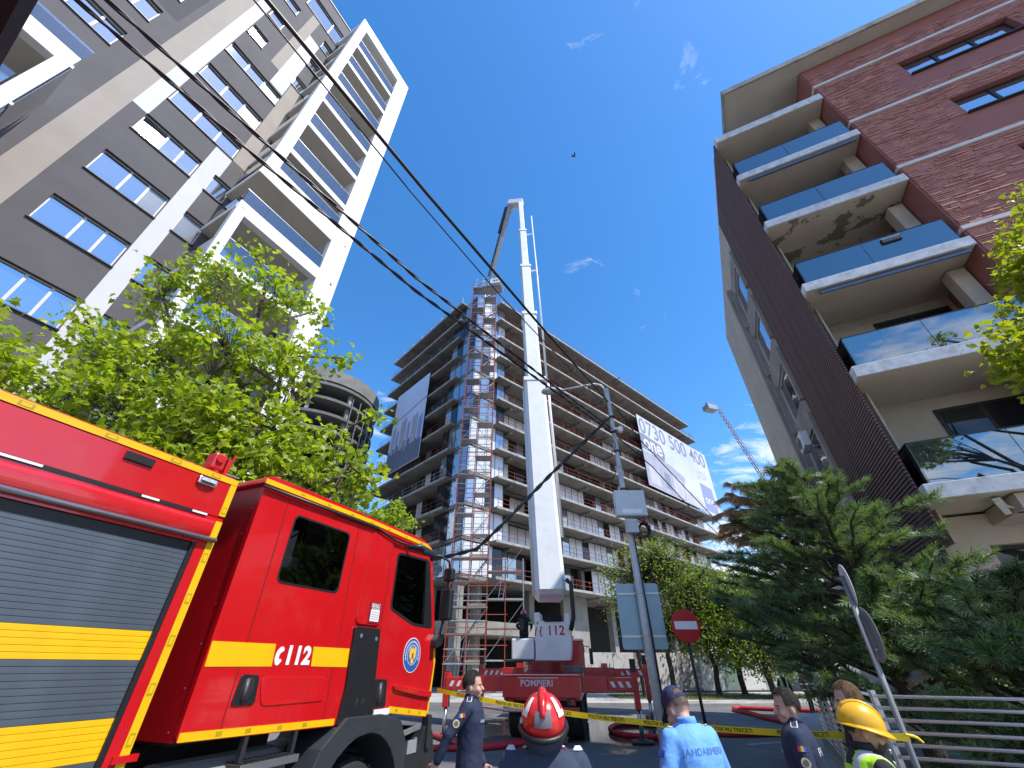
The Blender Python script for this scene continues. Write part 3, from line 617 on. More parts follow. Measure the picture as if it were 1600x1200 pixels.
# ---------------------------------------------------------------- banners hung on it
BAN = mat('banner_print', (.50, .54, .70), .55, var=.06, scale=.12, mix=(.62, .64, .76), mixscale=.07, mixlo=.4, mixhi=.6)
INK = mat('banner_ink_grey', (.235, .24, .31), .6, var=.05); INK2 = mat('banner_picture_tone', (.37, .37, .44), .6, var=.12, scale=.5); INK3 = mat('banner_picture_light', (.52, .50, .54), .6, var=.1, scale=.5); INKB = mat('banner_blue_ink', (.27, .31, .54), .6, var=.05); WHT = mat('banner_white_ink', (.74, .75, .82), .6, var=.03)
def sheet(parent, pts, y, mt, name='print', plane='xz', t=.02, holes=()): q = MB(); q.panel(pts, holes, y - t, y, plane); return q.build(name, mt, parent)
br = thing('advertising_banner', 'huge pale banner with a grey phone number on the sunlit side of the unfinished block', 'banner', CB.wld(34.4, -.2, 26.7), 47.5)
W_, H_ = 27.6, 14.4
sheet(br, [(0, .4), (W_, 0), (W_, H_), (.3, H_)], 0, BAN, 'sheet', t=.05)
sheet(br, [(.1, 7.4), (3.6, 7.3), (7.5, 6.6), (8.2, 8.4), (7.4, 10.1), (1.0, 10.6), (.15, 10.4)], -.055, INK, 'logo_plate', t=.02)
sheet(br, [(.1, .6), (12.8, .4), (13.2, 3.2), (14.6, 5.4), (9.5, 6.6), (3.6, 6.9), (.1, 7.0)], -.055, INK2, 'picture_building')
sheet(br, [(9.0, .6), (12.5, .5), (12.9, 4.4), (9.2, 4.6)], -.08, INK3, 'picture_wing'); sheet(br, [(1.0, 1.0), (4.2, .9), (4.3, 4.0), (1.1, 4.4)], -.08, INK3, 'picture_wing')
sheet(br, [(6.2, 1.4), (8.0, 1.3), (8.1, 4.2), (6.3, 4.4)], -.08, INK, 'picture_window'); sheet(br, [(12.9, .3), (20.6, .2), (20.3, 1.8), (16.5, 2.9), (13.2, 3.0)], -.055, INK3, 'picture_ground')
sheet(br, [(20.8, .6), (26.3, .5), (26.0, 6.0), (20.9, 6.2)], -.055, INKB, 'logo_plate')
UPX = (R(90), 0, 0)
text('0730 500 400', 4.6, INK, br, (13.6, -.08, 12.2), UPX, offset=.02, sx=1.02)
text('one', 4.2, WHT, br, (4.1, -.10, 8.9), UPX, offset=.06); text('one', 2.6, WHT, br, (23.5, -.10, 2.9), UPX, offset=.03)
text('2026', 2.6, INK3, br, (22.5, -.08, 8.1), (R(90), R(-10), 0), shear=.3)
bl = thing('shaded_banner', 'tall blue grey banner with a faint city picture, hung on the unfinished block', 'banner', CB.wld(-3.62, 19.9, 24.0), 47.5 + 90)
W_, H_ = 9.3, 13.6; BAN2 = mat('banner_print_blue', (.58, .64, .80), .5, var=.08, scale=.15)
sheet(bl, [(0, 0), (W_, 0), (W_, H_), (0, H_)], 0, BAN2, 'sheet', t=.05)
sheet(bl, [(.05, .1), (9.2, .1), (9.2, 3.0), (5, 4.2), (.05, 3.6)], -.055, mat('banner_dark_ink', (.13, .15, .22), .6), 'picture_street')
for i, (a, b, h) in enumerate(((.6, 1.5, 7.4), (1.9, 2.5, 6.6), (3.0, 4.4, 8.1), (4.9, 5.6, 7.0), (6.2, 7.6, 7.6), (8.0, 8.9, 6.9))): sheet(bl, [(a, 3.0), (b, 3.0), (b, h), (a, h - .3)], -.08, INKB if i % 2 else INK2, 'picture_tower')
sheet(bl, [(4.8, 2.4), (5.0, 2.4), (5.0, 4.0), (7.6, 4.1), (7.6, 4.3), (4.8, 4.2)], -.105, INK3, 'picture_sign')
sheet(bl, [(.1, 8.2), (9.2, 9.3), (9.2, 9.6), (.1, 8.5)], -.055, INKB, 'picture_line')

# ---------------------------------------------------------------- scaffold on the corner
sc = thing('scaffold_stair_tower', 'tall red and silver scaffold tower on the corner of the unfinished block', 'scaffold', (-5.5, 39.3, 0), 90)
LED = mat('scaffold_deck', (.30, .30, .31), .55, metal=.4, var=.25, scale=3)
def std(x, y, h, mt): q = MB(); q.tube([(x, y, 0), (x, y, h)], .045, 6); q.build('standard', mt, sc)
XS = [0, 1.65, 3.3]; rr = random.Random(9)
for i, x in enumerate(XS):
    for y in (0, 1.25): std(x, y, 47.6 if y else 46.4, M['red_rust'] if i != 1 or y == 0 else M['steel'])
for x in (4.9, 6.5):
    for y in (0, 1.25): std(x, y, 9.9, M['steel'] if x > 5 else M['red_rust'])
def one(name, mesh, loc, rot=None): return put(name, mesh, sc, loc, rot)
q = MB(); q.tube([(-.1, 0, 0), (3.4, 0, 0)], .034, 5); led_r = q.mesh('ledger', M['red_rust']); led_s = q.mesh('ledger_steel', M['steel'])
q = MB(); q.tube([(0, 0, 0), (0, 1.25, 0)], .034, 5); trm = q.mesh('transom', M['steel'])
q = MB(); q.box(0, 1.6, .06, 1.2, -.05, .05); dk = q.mesh('deck', LED)
q = MB(); q.tube([(0, 0, 0), (1.65, 0, 2.0)], .026, 5); brm = q.mesh('brace', M['steel'])
q = MB(); q.tube([(1.65, 0, 0), (0, 0, 2.0)], .026, 5); brm_b = q.mesh('brace_b', M['red_rust'])
for x in (.8, 2.5): q = MB(); q.tube([(x, 1.3, 0), (x, 1.3, 46.5)], .03, 5); q.build('standard', M['steel'], sc)
q = MB(); q.box(0, 1.62, 0, .03, 0, .18); toe = q.mesh('toe_board', mat('toe_board', (.33, .25, .16), .8, var=.3))
q = MB(); q.bar((.1, .2, 0), (1.5, .9, 1.95), .5, .06); stm = q.mesh('stair_flight', LED)
for lv in range(1, 24):
    z = 2.0 * lv
    one('ledger', led_s if lv % 2 else led_r, (0, 0, z)); one('ledger', led_r, (0, 1.25, z)); one('ledger', led_s, (0, 0, z + 1.0))
    for x in XS: one('transom', trm, (x, 0, z))
    one('ledger', led_r if lv % 3 else led_s, (0, 0, z + .5)); one('ledger', led_s, (0, 1.25, z + 1.0)); one('brace', brm_b, (1.65, 1.3, z)) if lv % 2 else one('brace', brm, (1.65, 1.3, z))
    for x in (0, 1.66):
        if (lv + (x > 0)) % 2 or lv < 6: one('deck', dk, (x + .02, 0, z + .04))
    if lv % 2: one('brace', brm, (0, -.05, z)); one('toe_board', toe, (1.66, -.02, z + .1))
    else: one('stair_flight', stm, (1.7, .1, z + .1))
for lv in range(1, 5):
    z = 2.2 * lv
    for x in (3.3, 4.9):
        q = MB(); q.tube([(x, 0, z), (x + 1.6, 0, z)], .034, 5); q.build('ledger', M['steel'] if lv % 2 else M['red_rust'], sc); one('deck', dk, (x, 0, z + .05)); one('transom', trm, (x + 1.6, 0, z))
    one('brace', brm, (3.25 if lv % 2 else 4.85, -.05, z)); one('ledger', led_r, (1.7, 0, z + 1.05))
for x, z in ((1.0, .1), (4.3, 6.6)):
    q = MB()
    for s_ in (0, .4): q.tube([(x + s_, .3, z), (x + .5 + s_, .9, z + 3.6)], .022, 5)
    for i in range(11): t = i / 11 + .04; q.tube([(x + .5 * t, .3 + .6 * t, z + 3.6 * t), (x + .4 + .5 * t, .3 + .6 * t, z + 3.6 * t)], .014, 4)
    q.build('ladder', M['alu'], sc)
for i in range(10):
    q = MB(); a = Vector((rr.choice(XS), rr.uniform(0, 1.2), 46.2)); q.tube([a, a + Vector((rr.uniform(-.6, .6), 0, rr.uniform(1.2, 2.6)))], .02, 4); q.build('loose_pole', M['steel'], sc)

# ---------------------------------------------------------------- round unfinished tower far left
P = atY(514, 600, 60); C = Vector((P.x, 60, 0)); topz = atY(520, 572, 51).z
rt = thing('round_concrete_tower', 'round unfinished concrete tower with ring shaped floors beside the white tower', 'building', C, 90)
Rr = 9.3; nf = 16; dz = topz / nf
for k in range(1, nf + 1):
    q = MB(); z = k * dz - (2.2 if k == nf else .45); q.lathe([(5.5, z), (Rr, z), (Rr, k * dz), (5.5, k * dz)], n=48); q.build('ring_floor', mat('dark_ring_concrete', (.16, .155, .15), .9, var=.2, scale=.6) if k < nf else mat('rim_concrete', (.22, .215, .21), .9, var=.2, scale=.6), rt, smooth=False)
    if k < nf and k > 8:
        for a in range(9): t = R(40 * a + 5); q = MB(); q.box(-.25, .25, -.25, .25, 0, dz - .46 - (1.8 if k == nf - 1 else 0)); o = q.build('column', M['concrete_edge'], rt, loc=(8.4 * math.cos(t), 8.4 * math.sin(t), k * dz + .003)); o.rotation_euler.z = t
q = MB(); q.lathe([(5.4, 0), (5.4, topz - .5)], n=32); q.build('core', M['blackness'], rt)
q = MB(); q.lathe([(8.6, 0), (8.6, 8.5 * dz)], n=40); q.build('lower_wall', M['concrete'], rt)
for i in range(5):
    t = R(-35 + 9 * i); q = MB(); q.tube([(9.5 * math.cos(t), 9.5 * math.sin(t), 0), (9.5 * math.cos(t), 9.5 * math.sin(t), topz - 4)], .07, 5); q.build('hoist_rail', M['steel'], rt)
# ================================================================ fire engine (near left)
TR = Fr((-2.5253, 3.9639), 23)
fe = thing('fire_engine', 'red fire engine with yellow bands and grey roller shutter, parked close on the left', 'fire engine', TR.O, 23)
RED = M['red_paint']; YEL = M['yellow']; BLK = M['black']
DRED = M['red_paint']
# --- equipment body behind the cab
SX0, SX1, SZ0, SZ1 = -3.3, -.40, .98, 2.76
m = MB(); m.panel([(-6.2, .95), (-.26, .95), (-.26, 2.99), (-6.2, 2.99)], [[(SX0, SZ0), (SX1, SZ0), (SX1, SZ1), (SX0, SZ1)], [(-5.9, SZ0), (-3.5, SZ0), (-3.5, SZ1), (-5.9, SZ1)]], 0, .05)
bd = m.build('body_side', RED, fe)
m = MB(); m.panel([(.004, 3.0), (.0, 3.29), (.02, 3.36), (.06, 3.385), (2.44, 3.385), (2.5, 3.29), (2.5, .95), (2.46, .95), (2.46, 3.3), (.06, 3.3), (.06, 3.0)], [], -6.2, -.262, 'yz'); m.build('body_top', RED, fe)
m = MB(); m.box(-.3, -.263, .06, 2.44, .95, 3.28); m.build('body_front', RED, fe); m = MB(); m.box(-6.2, -6.16, .06, 2.44, .95, 3.28); m.build('body_rear', RED, fe)
m = MB(); m.box(-6.1, -.32, .35, .4, .95, 3.0); m.build('locker_back', M['blackness'], fe)
# cove under the roof: the pale light strip in a dark groove
m = MB(); m.box(-6.1, -.42, -.006, .004, 2.975, 3.003); lt_ = m.build('light_groove', BLK, fe)
for a, b in ((-2.4, -1.56), (-.95, -.82), (-.55, -.42)): m = MB(); m.box(a, b, -.012, -.007, 2.982, 2.998); m.build('light_strip', M['white_paint'], lt_)
m = MB(); m.panel(rpoly([(0, 2.80), (-.022, 2.86), (-.022, 2.93), (0, 2.968)], .03), [], -6.15, -.33, 'yz'); m.build('bulged_panel', RED, fe, smooth=False)
m = MB(); m.tube([(-6.1, -.03, 2.80), (-.27, -.03, 2.80)], .019, 10); m.build('drip_rail', M['alu'], fe, smooth=True)
# roller shutter: every slat
GREY_SL = mat('shutter_aluminium', (.12, .145, .175), .42, metal=.55, var=.08, scale=2.5, rvar=.06)
q = MB(); q.panel([(.003, .0005), (.0002, .0022), (0, .018), (.0002, .0342), (.003, .0358), (.008, .0358), (.008, .0005)], [], SX0 + .03, SX1 - .03, 'yz')
sm_g = q.mesh('slat', GREY_SL); sm_y = q.mesh('slat_yellow', YEL)
sh = MB(); sh.box(SX1 - .035, SX1 - .002, .004, .03, SZ0, SZ1); sh.box(SX0 + .002, SX0 + .035, .004, .03, SZ0, SZ1); sh.box(SX0 + .04, SX1 - .04, .02, .04, SZ1 - .07, SZ1 - .004)  # side guides, plus a black top strip painting in the recess shadow
shut = sh.build('roller_shutter', BLK, fe); z = SZ0 + .01
while z < SZ1 - .08:
    put('slat', sm_y if 1.93 < z + .018 < 2.125 or 1.40 < z + .018 < 1.59 else sm_g, shut, (0, .022, z)); z += .0362
m = MB(); m.box(-5.9, -3.5, .02, .04, SZ0, SZ1); m.build('rear_shutter', GREY_SL, fe)
# yellow reflective edging with its printed marks
def tape(x0, x1, z0, z1, y=-.004, mk=()):
    q = MB(); q.box(x0, x1, y, y + .003, z0, z1); t = q.build('reflective_edging', YEL, fe)
    for a, b, c, d in mk:
        q = MB(); q.box(a, b, y - .0012, y - .0002, c, d); q.build('tape_mark', M['yellow_dk'], t)
        i = .18; q = MB(); q.box(a + (b - a) * i, b - (b - a) * i, y - .0022, y - .0014, c + (d - c) * i, d - (d - c) * i); q.build('tape_mark', YEL, t)
tape(-6.1, -.26, 3.30, 3.352, -.006, [(x, x + .085, 3.308, 3.342) for x in (-1.86, -1.36, -.88, -.52)])
tape(-.318, -.258, .97, 2.962, -.005, [(-.308, -.268, z, z + .075) for z in (2.62, 2.31, 2.02, 1.72, 1.44, 1.18)])
tape(-.318, -.258, 3.01, 3.296, -.006, [(-.308, -.268, 3.03, 3.09)])
m = MB(); m.box(-.36, -.2, -.02, .02, 1.36, 1.40); m.build('lower_corner_lip', RED, fe)
# small fittings on the upper panel
m = MB(); m.box(-1.185, -.975, -.012, .002, 3.205, 3.275); a = m.build('side_lamp', mat('dark_red_trim', (.05, .006, .006), .4), fe, bevel=.005); m = MB(); m.box(-1.175, -.985, -.016, -.013, 3.212, 3.262); m.build('lens', M['blackness'], a)
m = MB(); m.box(-.62, -.45, -.03, .002, 3.215, 3.285); a = m.build('marker_lamp', M['chrome'], fe, bevel=.02)
m = MB(); m.box(-.60, -.47, -.036, -.031, 3.245, 3.272); m.build('lens', mat('lamp_lens', (.55, .56, .58), .1, var=.3, scale=60), a)
m = MB(); m.box(-.585, -.485, -.037, -.0305, 3.222, 3.238); m.build('led_bar', M['dark_metal'], a)
# red roof monitor at the body corner
m = MB(); m.box(-.50, -.38, .10, .24, 3.42, 3.58); rm = m.build('roof_monitor', M['red_dull'], fe, bevel=.02)
m = MB(); m.lathe([(.035, 0), (.035, .02), (.02, .02)], (-.45, .078, 3.52), 14, 'y'); m.build('cap', M['red_dull'], rm); m = MB(); m.box(-.37, -.33, .1, .2, 3.38, 3.56); m.tube([(-.42, .16, 3.38), (-.42, .16, 3.45)], .05, 10); m.tube([(-.36, .15, 3.5), (-.31, .12, 3.56), (-.31, .12, 3.62)], .012, 6); m.build('yoke', M['red_dull'], rm)
m = MB(); m.tube([(-.36, .12, 3.41), (-.22, .08, 3.40)], .016, 8); m.build('handle', BLK, rm)

# --- crew cab (right side at y = 0)
CW = 2.45
cab_out = [(.04, 1.42), (1.70, 1.38), (1.80, 1.47), (2.50, 1.47), (2.59, 1.42), (3.44, 1.32), (3.50, 1.53), (3.56, 2.06), (3.49, 2.26), (3.20, 3.33), (3.10, 3.42), (.02, 3.42)]
rear_w = rrect(.485, 1.325, 2.585, 3.24, .06); front_w = rpoly([(2.32, 3.22), (3.13, 3.26), (3.38, 2.36), (2.90, 2.37), (2.33, 2.52)], .07)
for nm, y0, y1 in (('cab_side', 0, .05), ('cab_side', CW - .05, CW)):
    m = MB(); m.panel(rpoly(cab_out, .035), [rear_w, front_w], y0, y1); m.build(nm, RED, fe)
m = MB(); m.box(.04, .08, .052, CW - .052, 1.42, 3.42); m.build('cab_rear_wall', mat('red_rear_wall', (.46, .006, .01), .35, var=.05, coat=.4), fe)
for z in (3.2, 2.95, 2.65, 2.35, 2.05, 1.75, 1.48):
    q = MB(); q.lathe([(.006, 0), (.006, .004)], (.036, .12, z), 8, 'x'); q.build('rivet', M['alu'], fe)
m = MB(); rp = [(-.02, 3.42), (.0, 3.50), (.10, 3.53), (2.85, 3.53), (3.10, 3.47), (3.22, 3.38), (3.2, 3.33), (3.05, 3.40)]
m.panel(rpoly(rp, .04), [], -.012, CW + .012); m.build('cab_roof', RED, fe, bevel=.03)
m = MB(); m.tube([(-.01, -.028, 3.39), (1.2, -.028, 3.41), (1.74, -.028, 3.42), (1.80, -.03, 3.41), (2.17, -.03, 3.35), (2.3, -.03, 3.345), (3.16, -.028, 3.39), (3.24, .02, 3.36)], .017, 8); m.build('rain_gutter', BLK, fe, smooth=True)
m = MB(); m.panel([(.0, 3.428), (1.74, 3.45), (3.0, 3.43), (3.14, 3.40), (3.14, 3.425), (3.0, 3.478), (1.74, 3.50), (.0, 3.478)], [], -.018, -.0135); rs = m.build('reflective_edging', YEL, fe)
for x in (.45, .85, 1.25, 1.62, 2.0, 2.4, 2.8): q = MB(); q.box(x, x + .06, -.0192, -.0182, 3.448 + .006 * min(x, 1.74) / 1.74, 3.47); q.build('tape_mark', M['yellow_dk'], rs)
m = MB(); m.box(.05, 3.3, .06, CW - .06, 1.40, 1.44); m.build('cab_floor', M['blackness'], fe)
ws = MB(); ws.panel([(.12, 2.26), (CW - .12, 2.26), (CW - .12, 3.34), (.12, 3.34)], [], 0, .012, 'yz')
w = ws.build('windscreen', M['cab_glass'], fe); w.location = (3.46, 0, 0); w.data.transform(Matrix.Shear('XY', 4, (0, 0)) if False else Matrix.Identity(4))
for v in w.data.vertices: v.co.x += -(v.co.z - 2.26) * .275
m = MB(); m.panel(rpoly([(3.40, 1.34), (3.45, 1.34), (3.54, 2.06), (3.46, 2.27), (3.41, 2.25)], .03), [], .052, CW - .052); m.build('cab_front', RED, fe)
m = MB(); m.box(3.43, 3.62, .3, CW - .3, 1.5, 1.95); m.build('grille', BLK, fe, bevel=.03)
for s_ in (.06, CW - .16):
    m = MB(); m.bar((3.48, s_ + .05, 2.24), (3.19, s_ + .05, 3.36), .11, .05, up=(0, 1, 0)); m.build('windscreen_pillar', RED, fe)
# side glass with seals
m = MB(); m.panel(rrect(.475, 1.335, 2.575, 3.25, .065), [rrect(.495, 1.315, 2.595, 3.23, .055)], -.003, .012); sw_ = m.build('rear_side_window', BLK, fe)
m = MB(); m.panel(rrect(.494, 1.316, 2.594, 3.231, .055), [], .006, .012); m.build('pane', M['cab_glass_dark'] if 'cab_glass_dark' in M else mat_glass('cab_glass_dark', (.05, .05, .05), boost=.03, ior=1.5), sw_)
fi = rpoly([(2.345, 3.2), (3.11, 3.24), (3.355, 2.385), (2.905, 2.395), (2.355, 2.535)], .06); fo = rpoly([(2.31, 3.23), (3.14, 3.27), (3.39, 2.35), (2.895, 2.36), (2.32, 2.51)], .075)
m = MB(); m.panel(fo, [fi], -.003, .012); sw_ = m.build('door_window', BLK, fe); m = MB(); m.panel(fi, [], .006, .011); m.build('pane', M['cab_glass'], sw_)
m = MB(); m.panel(fi, [], CW - .012, CW - .006); m.build('far_pane', M['cab_glass'], fe)
m = MB(); m.panel(rrect(.494, 1.316, 2.594, 3.231, .055), [], CW - .012, CW - .006); m.build('far_pane', M['cab_glass'], fe)
m = MB(); m.panel(rpoly([(3.16, 2.36), (3.38, 2.36), (3.15, 3.25), (3.05, 3.24)], .03), [], -.0035, .02); m.build('black_pillar_trim', BLK, fe)
# seats and dash seen through the glass
for x, y in ((2.55, .55), (2.55, 1.85), (.75, .5), (.75, 1.2), (.75, 1.9)):
    m = MB(); m.box(x - .22, x + .25, y - .22, y + .22, 1.44, 1.95); m.bar((x - .2, y, 1.9), (x - .32, y, 2.62), .44, .12, up=(0, 1, 0)); m.ell((x - .33, y, 2.74), (.06, .13, .1)); m.build('seat', mat('seat_fabric', (.03, .03, .033), .9), fe)
m = MB(); m.panel(rpoly([(3.05, 1.5), (3.4, 1.5), (3.4, 2.3), (3.15, 2.3), (3.0, 2.1)], .06), [], .1, CW - .1); m.build('dashboard', BLK, fe)
m = MB(); m.lathe([(.215, -.015), (.235, 0), (.215, .015)], (0, 0, 0), 24); o = m.build('steering_wheel', BLK, fe, loc=(2.92, 1.85, 2.2)); o.rotation_euler = (0, R(-62), 0)
m = MB(); m.tube([(3.14, .2, 2.3), (2.95, .25, 3.2)], .02, 6); m.box(2.6, 3.05, .2, CW - .2, 3.18, 3.36); m.build('overhead_console', BLK, fe)
# door seams, pillar panel, trims
SEAM = mat('door_seam', (.06, .003, .004), .8)
def seam(pts, w=.007, y=-.0016): q = MB(); [q.bar((a[0], y, a[1]), (b[0], y, b[1]), .003, w, up=(b[1] - a[1], 0, -(b[0] - a[0]))) for a, b in zip(pts, pts[1:])]; return q.build('door_seam', SEAM, fe)
seam([(.34, 3.37), (.37, 2.1), (.38, 1.42)]); seam([(1.45, 3.37), (1.50, 2.2), (1.51, 1.40)]); seam([(2.18, 3.33), (2.19, 2.0), (2.25, 1.52)])
m = MB(); m.panel(rpoly([(1.74, 3.37), (2.165, 3.32), (2.155, 2.36), (2.12, 2.31), (1.74, 2.31), (1.70, 2.36)], .04), [], -.016, .0); m.build('pillar_panel', RED, fe, bevel=.01)
m = MB(); m.box(1.90, 2.125, -.022, -.0165, 2.33, 2.56); stk = m.build('sticker', mat('sticker_maroon', (.24, .01, .03), .4), fe)
m = MB(); m.box(1.93, 2.095, -.0245, -.0225, 2.35, 2.475); m.build('sticker_text_field', M['white_paint'], stk)
for z in (2.372, 2.395, 2.418, 2.445): m = MB(); m.box(1.945, 2.08, -.026, -.0248, z, z + .008); m.build('small_print', mat('small_print_grey', (.45, .40, .42), .6), stk)
text('RENAULT', .05, M['white_paint'], fe, (2.012, -.024, 2.525), UPX, offset=.001, sx=.75); text('TRUCKS', .05, M['white_paint'], fe, (2.012, -.024, 2.492), UPX, offset=.001, sx=.85)
m = MB(); m.panel(rpoly([(1.70, 2.28), (2.16, 2.28), (2.215, 1.75), (2.24, 1.42), (1.70, 1.36), (1.735, 1.7)], .03), [], -.035, -.002); bp = m.build('black_side_trim', BLK, fe, bevel=.008)
for x, z in ((1.82, 2.19), (2.1, 2.17)): m = MB(); m.lathe([(.022, 0), (.022, .004), (.012, .004)], (x, -.0395, z), 12, 'y'); m.build('bolt', M['steel'], bp)
for x, z in ((1.94, 1.56), (2.04, 1.565)): m = MB(); m.ell((x, -.036, z), (.022, .004, .04)); m.build('slot', M['blackness'], bp)
def handle(x0, x1, z0, z1, sk):
    m = MB(); m.panel(rpoly([(x0 + sk, z1), (x1, z1 - .01), (x1 + .03, z0), (x0, z0)], .03), [], -.012, .002); h = m.build('door_handle', BLK, fe, bevel=.004)
    cx_, cz_ = (x0 + x1) / 2 + .01, (z0 + z1) / 2; m = MB(); m.ell((cx_, -.011, cz_), ((x1 - x0) * .33, .008, (z1 - z0) * .4)); m.build('recess', M['blackness'], h, smooth=True)
    m = MB(); m.tube([(cx_ - .02, -.014, cz_ + (z1 - z0) * .33), (cx_ - .03, -.03, cz_), (cx_ - .025, -.016, cz_ - (z1 - z0) * .33)], .018, 8); m.build('grip', mat('handle_grey', (.09, .085, .09), .4), h, smooth=True)
handle(.40, .60, 1.62, 1.84, .02); handle(2.24, 2.47, 1.49, 1.77, .0)
m = MB(); m.box(2.29, 2.585, -.018, -.004, 1.415, 1.475); m.build('white_reflector', M['white_paint'], fe)
# yellow waist band, phone sign and number
for pts in ([(.055, 1.893), (.045, 2.07), (.685, 2.07), (.705, 1.893)], [(1.185, 1.893), (1.16, 2.062), (1.70, 2.06), (1.715, 1.885)]): m = MB(); m.panel(pts, [], -.0034, -.0004); m.build('waist_band', YEL, fe)
WP = M['white_paint']
text('112', .205, WP, fe, (.985, -.0045, 1.977), UPX, shear=.0, offset=.010, space=1.08, sx=1.0)
m = MB(); m.panel(rpoly([(.735, 1.905), (.765, 1.90), (.80, 1.935), (.785, 1.955), (.765, 1.945), (.755, 1.975), (.77, 2.005), (.795, 2.012), (.80, 2.03), (.785, 2.052), (.755, 2.05), (.72, 2.01), (.712, 1.95)], .012), [], -.0045, -.0005); m.build('telephone_sign', WP, fe)
# lower edging
for pts, mk in (([(.05, 1.425), (.05, 1.482), (1.68, 1.442), (1.68, 1.388)], (.35, .62, .95, 1.25)), ([(2.59, 1.425), (2.59, 1.49), (3.45, 1.39), (3.445, 1.33)], (2.72, 3.0, 3.25))):
    m = MB(); m.panel(pts, [], -.0036, -.0004); e_ = m.build('reflective_edging', YEL, fe)
    for x in mk:
        t = (x - pts[0][0]) / (pts[2][0] - pts[0][0]); z = pts[0][1] + (pts[3][1] - pts[0][1]) * t; q = MB(); q.box(x, x + .055, -.0045, -.0037, z + .012, z + .044); q.build('tape_mark', M['yellow_dk'], e_)
m = MB(); m.panel([(3.455, 1.36), (3.49, 1.36), (3.555, 1.95), (3.50, 2.15), (3.48, 2.1), (3.52, 1.9)], [], -.0036, .0); m.build('reflective_edging', YEL, fe)
# pressed crease on the doors
m = MB(); m.panel(rpoly([(2.6, 1.70), (3.50, 1.60), (3.49, 1.535), (3.2, 1.565), (2.62, 1.655)], .02), [], -.03, -.001); m.build('door_crease', RED, fe, bevel=.012)
m = MB(); m.panel(rpoly([(.62, 1.815), (1.44, 1.80), (1.46, 1.60), (.70, 1.60)], .06), [], -.008, -.0005); m.build('door_pressing', RED, fe, bevel=.006)
# emblem: white rim, blue ring, pale ring, eagle
ex, ez = 2.945, 2.02
for r0, mt_, d in ((.20, WP, .004), (.19, mat('emblem_blue', (.03, .09, .33), .4), .006), (.118, mat('emblem_pale_ring', (.50, .55, .62), .4), .0075), (.108, mat('emblem_blue2', (.04, .13, .42), .4), .009)):
    m = MB(); m.lathe([(r0, 0), (r0, -.0018)], (ex, -d, ez), 36, 'y'); m.build('emblem_ring', mt_, fe)
GOLD = mat('emblem_gold', (.75, .50, .05), .4)
for sg in (-1, 1):
    m = MB(); m.panel([(ex + sg * .008, ez + .05), (ex + sg * .03, ez + .07), (ex + sg * .05, ez + .095), (ex + sg * .078, ez + .05), (ex + sg * .07, ez - .02), (ex + sg * .045, ez - .055), (ex + sg * .028, ez - .03), (ex + sg * .008, ez - .03)], [], -.0135, -.0115); m.build('eagle_wing', GOLD, fe)
m = MB(); m.panel([(ex - .02, ez + .06), (ex, ez + .1), (ex + .02, ez + .06), (ex + .022, ez - .05), (ex + .035, ez - .09), (ex, ez - .1), (ex - .035, ez - .09), (ex - .022, ez - .05)], [], -.0145, -.0115); m.build('eagle_body', GOLD, fe)
m = MB(); m.panel([(ex - .018, ez + .02), (ex + .018, ez + .02), (ex + .018, ez - .03), (ex, ez - .045), (ex - .018, ez - .03)], [], -.0165, -.0148); m.build('eagle_shield', mat('emblem_red', (.5, .03, .03), .4), fe)
for k in range(26):
    t = R(200 - 220 * k / 25); q = MB(); q.box(-.006, .006, -.0008, 0, -.012, .012); o = q.build('ring_letter', WP, fe, loc=(ex + .153 * math.cos(t), -.0085, ez + .153 * math.sin(t))); o.rotation_euler.y = -(t - math.pi / 2)
# front wheel arch, wheels
ARCH = [(1.36, .95), (1.50, 1.22), (1.80, 1.44), (2.40, 1.43), (2.79, 1.34), (2.96, 1.10), (2.96, .86), (2.80, .86)] + [(2.18 + .66 * math.cos(R(a)), .62 + .66 * math.sin(R(a))) for a in range(22, 159, 12)] + [(1.50, .80)]
m = MB(); m.panel(ARCH, [], -.07, .42); m.build('front_mudguard', mat('grey_mudguard', (.030, .034, .040), .55, var=.15, scale=6), fe, bevel=.02)
def wheel(x, y, sg):
    m = MB(); prof = [(.30, -.14), (.49, -.15), (.525, -.11), (.53, 0), (.525, .11), (.49, .15), (.30, .14)]; m.lathe(prof, (0, 0, 0), 40, 'y'); t = m.build('wheel', M['rubber'], fe, loc=(x, y, .53), smooth=True)
    for a in range(40): q = MB(); q.box(-.03, .03, -.13, .13, .525, .54); o = q.build('tread', M['rubber'], t) if a % 2 == 0 else None; 
    for i, o in enumerate([c for c in t.children]): o.rotation_euler.y = R(18 * i)
    m = MB(); m.lathe([(.29, 0), (.29, .1), (.22, .06), (.12, .05), (.12, .14), (.02, .15)], (0, -.1 * sg * 0, 0), 28, 'y'); r_ = m.build('rim', M['steel'], t, smooth=False); r_.rotation_euler.z = 0 if sg > 0 else math.pi
for x in (2.18, -3.35, ):
    wheel(x, .22, -1); wheel(x, CW - .22, 1)
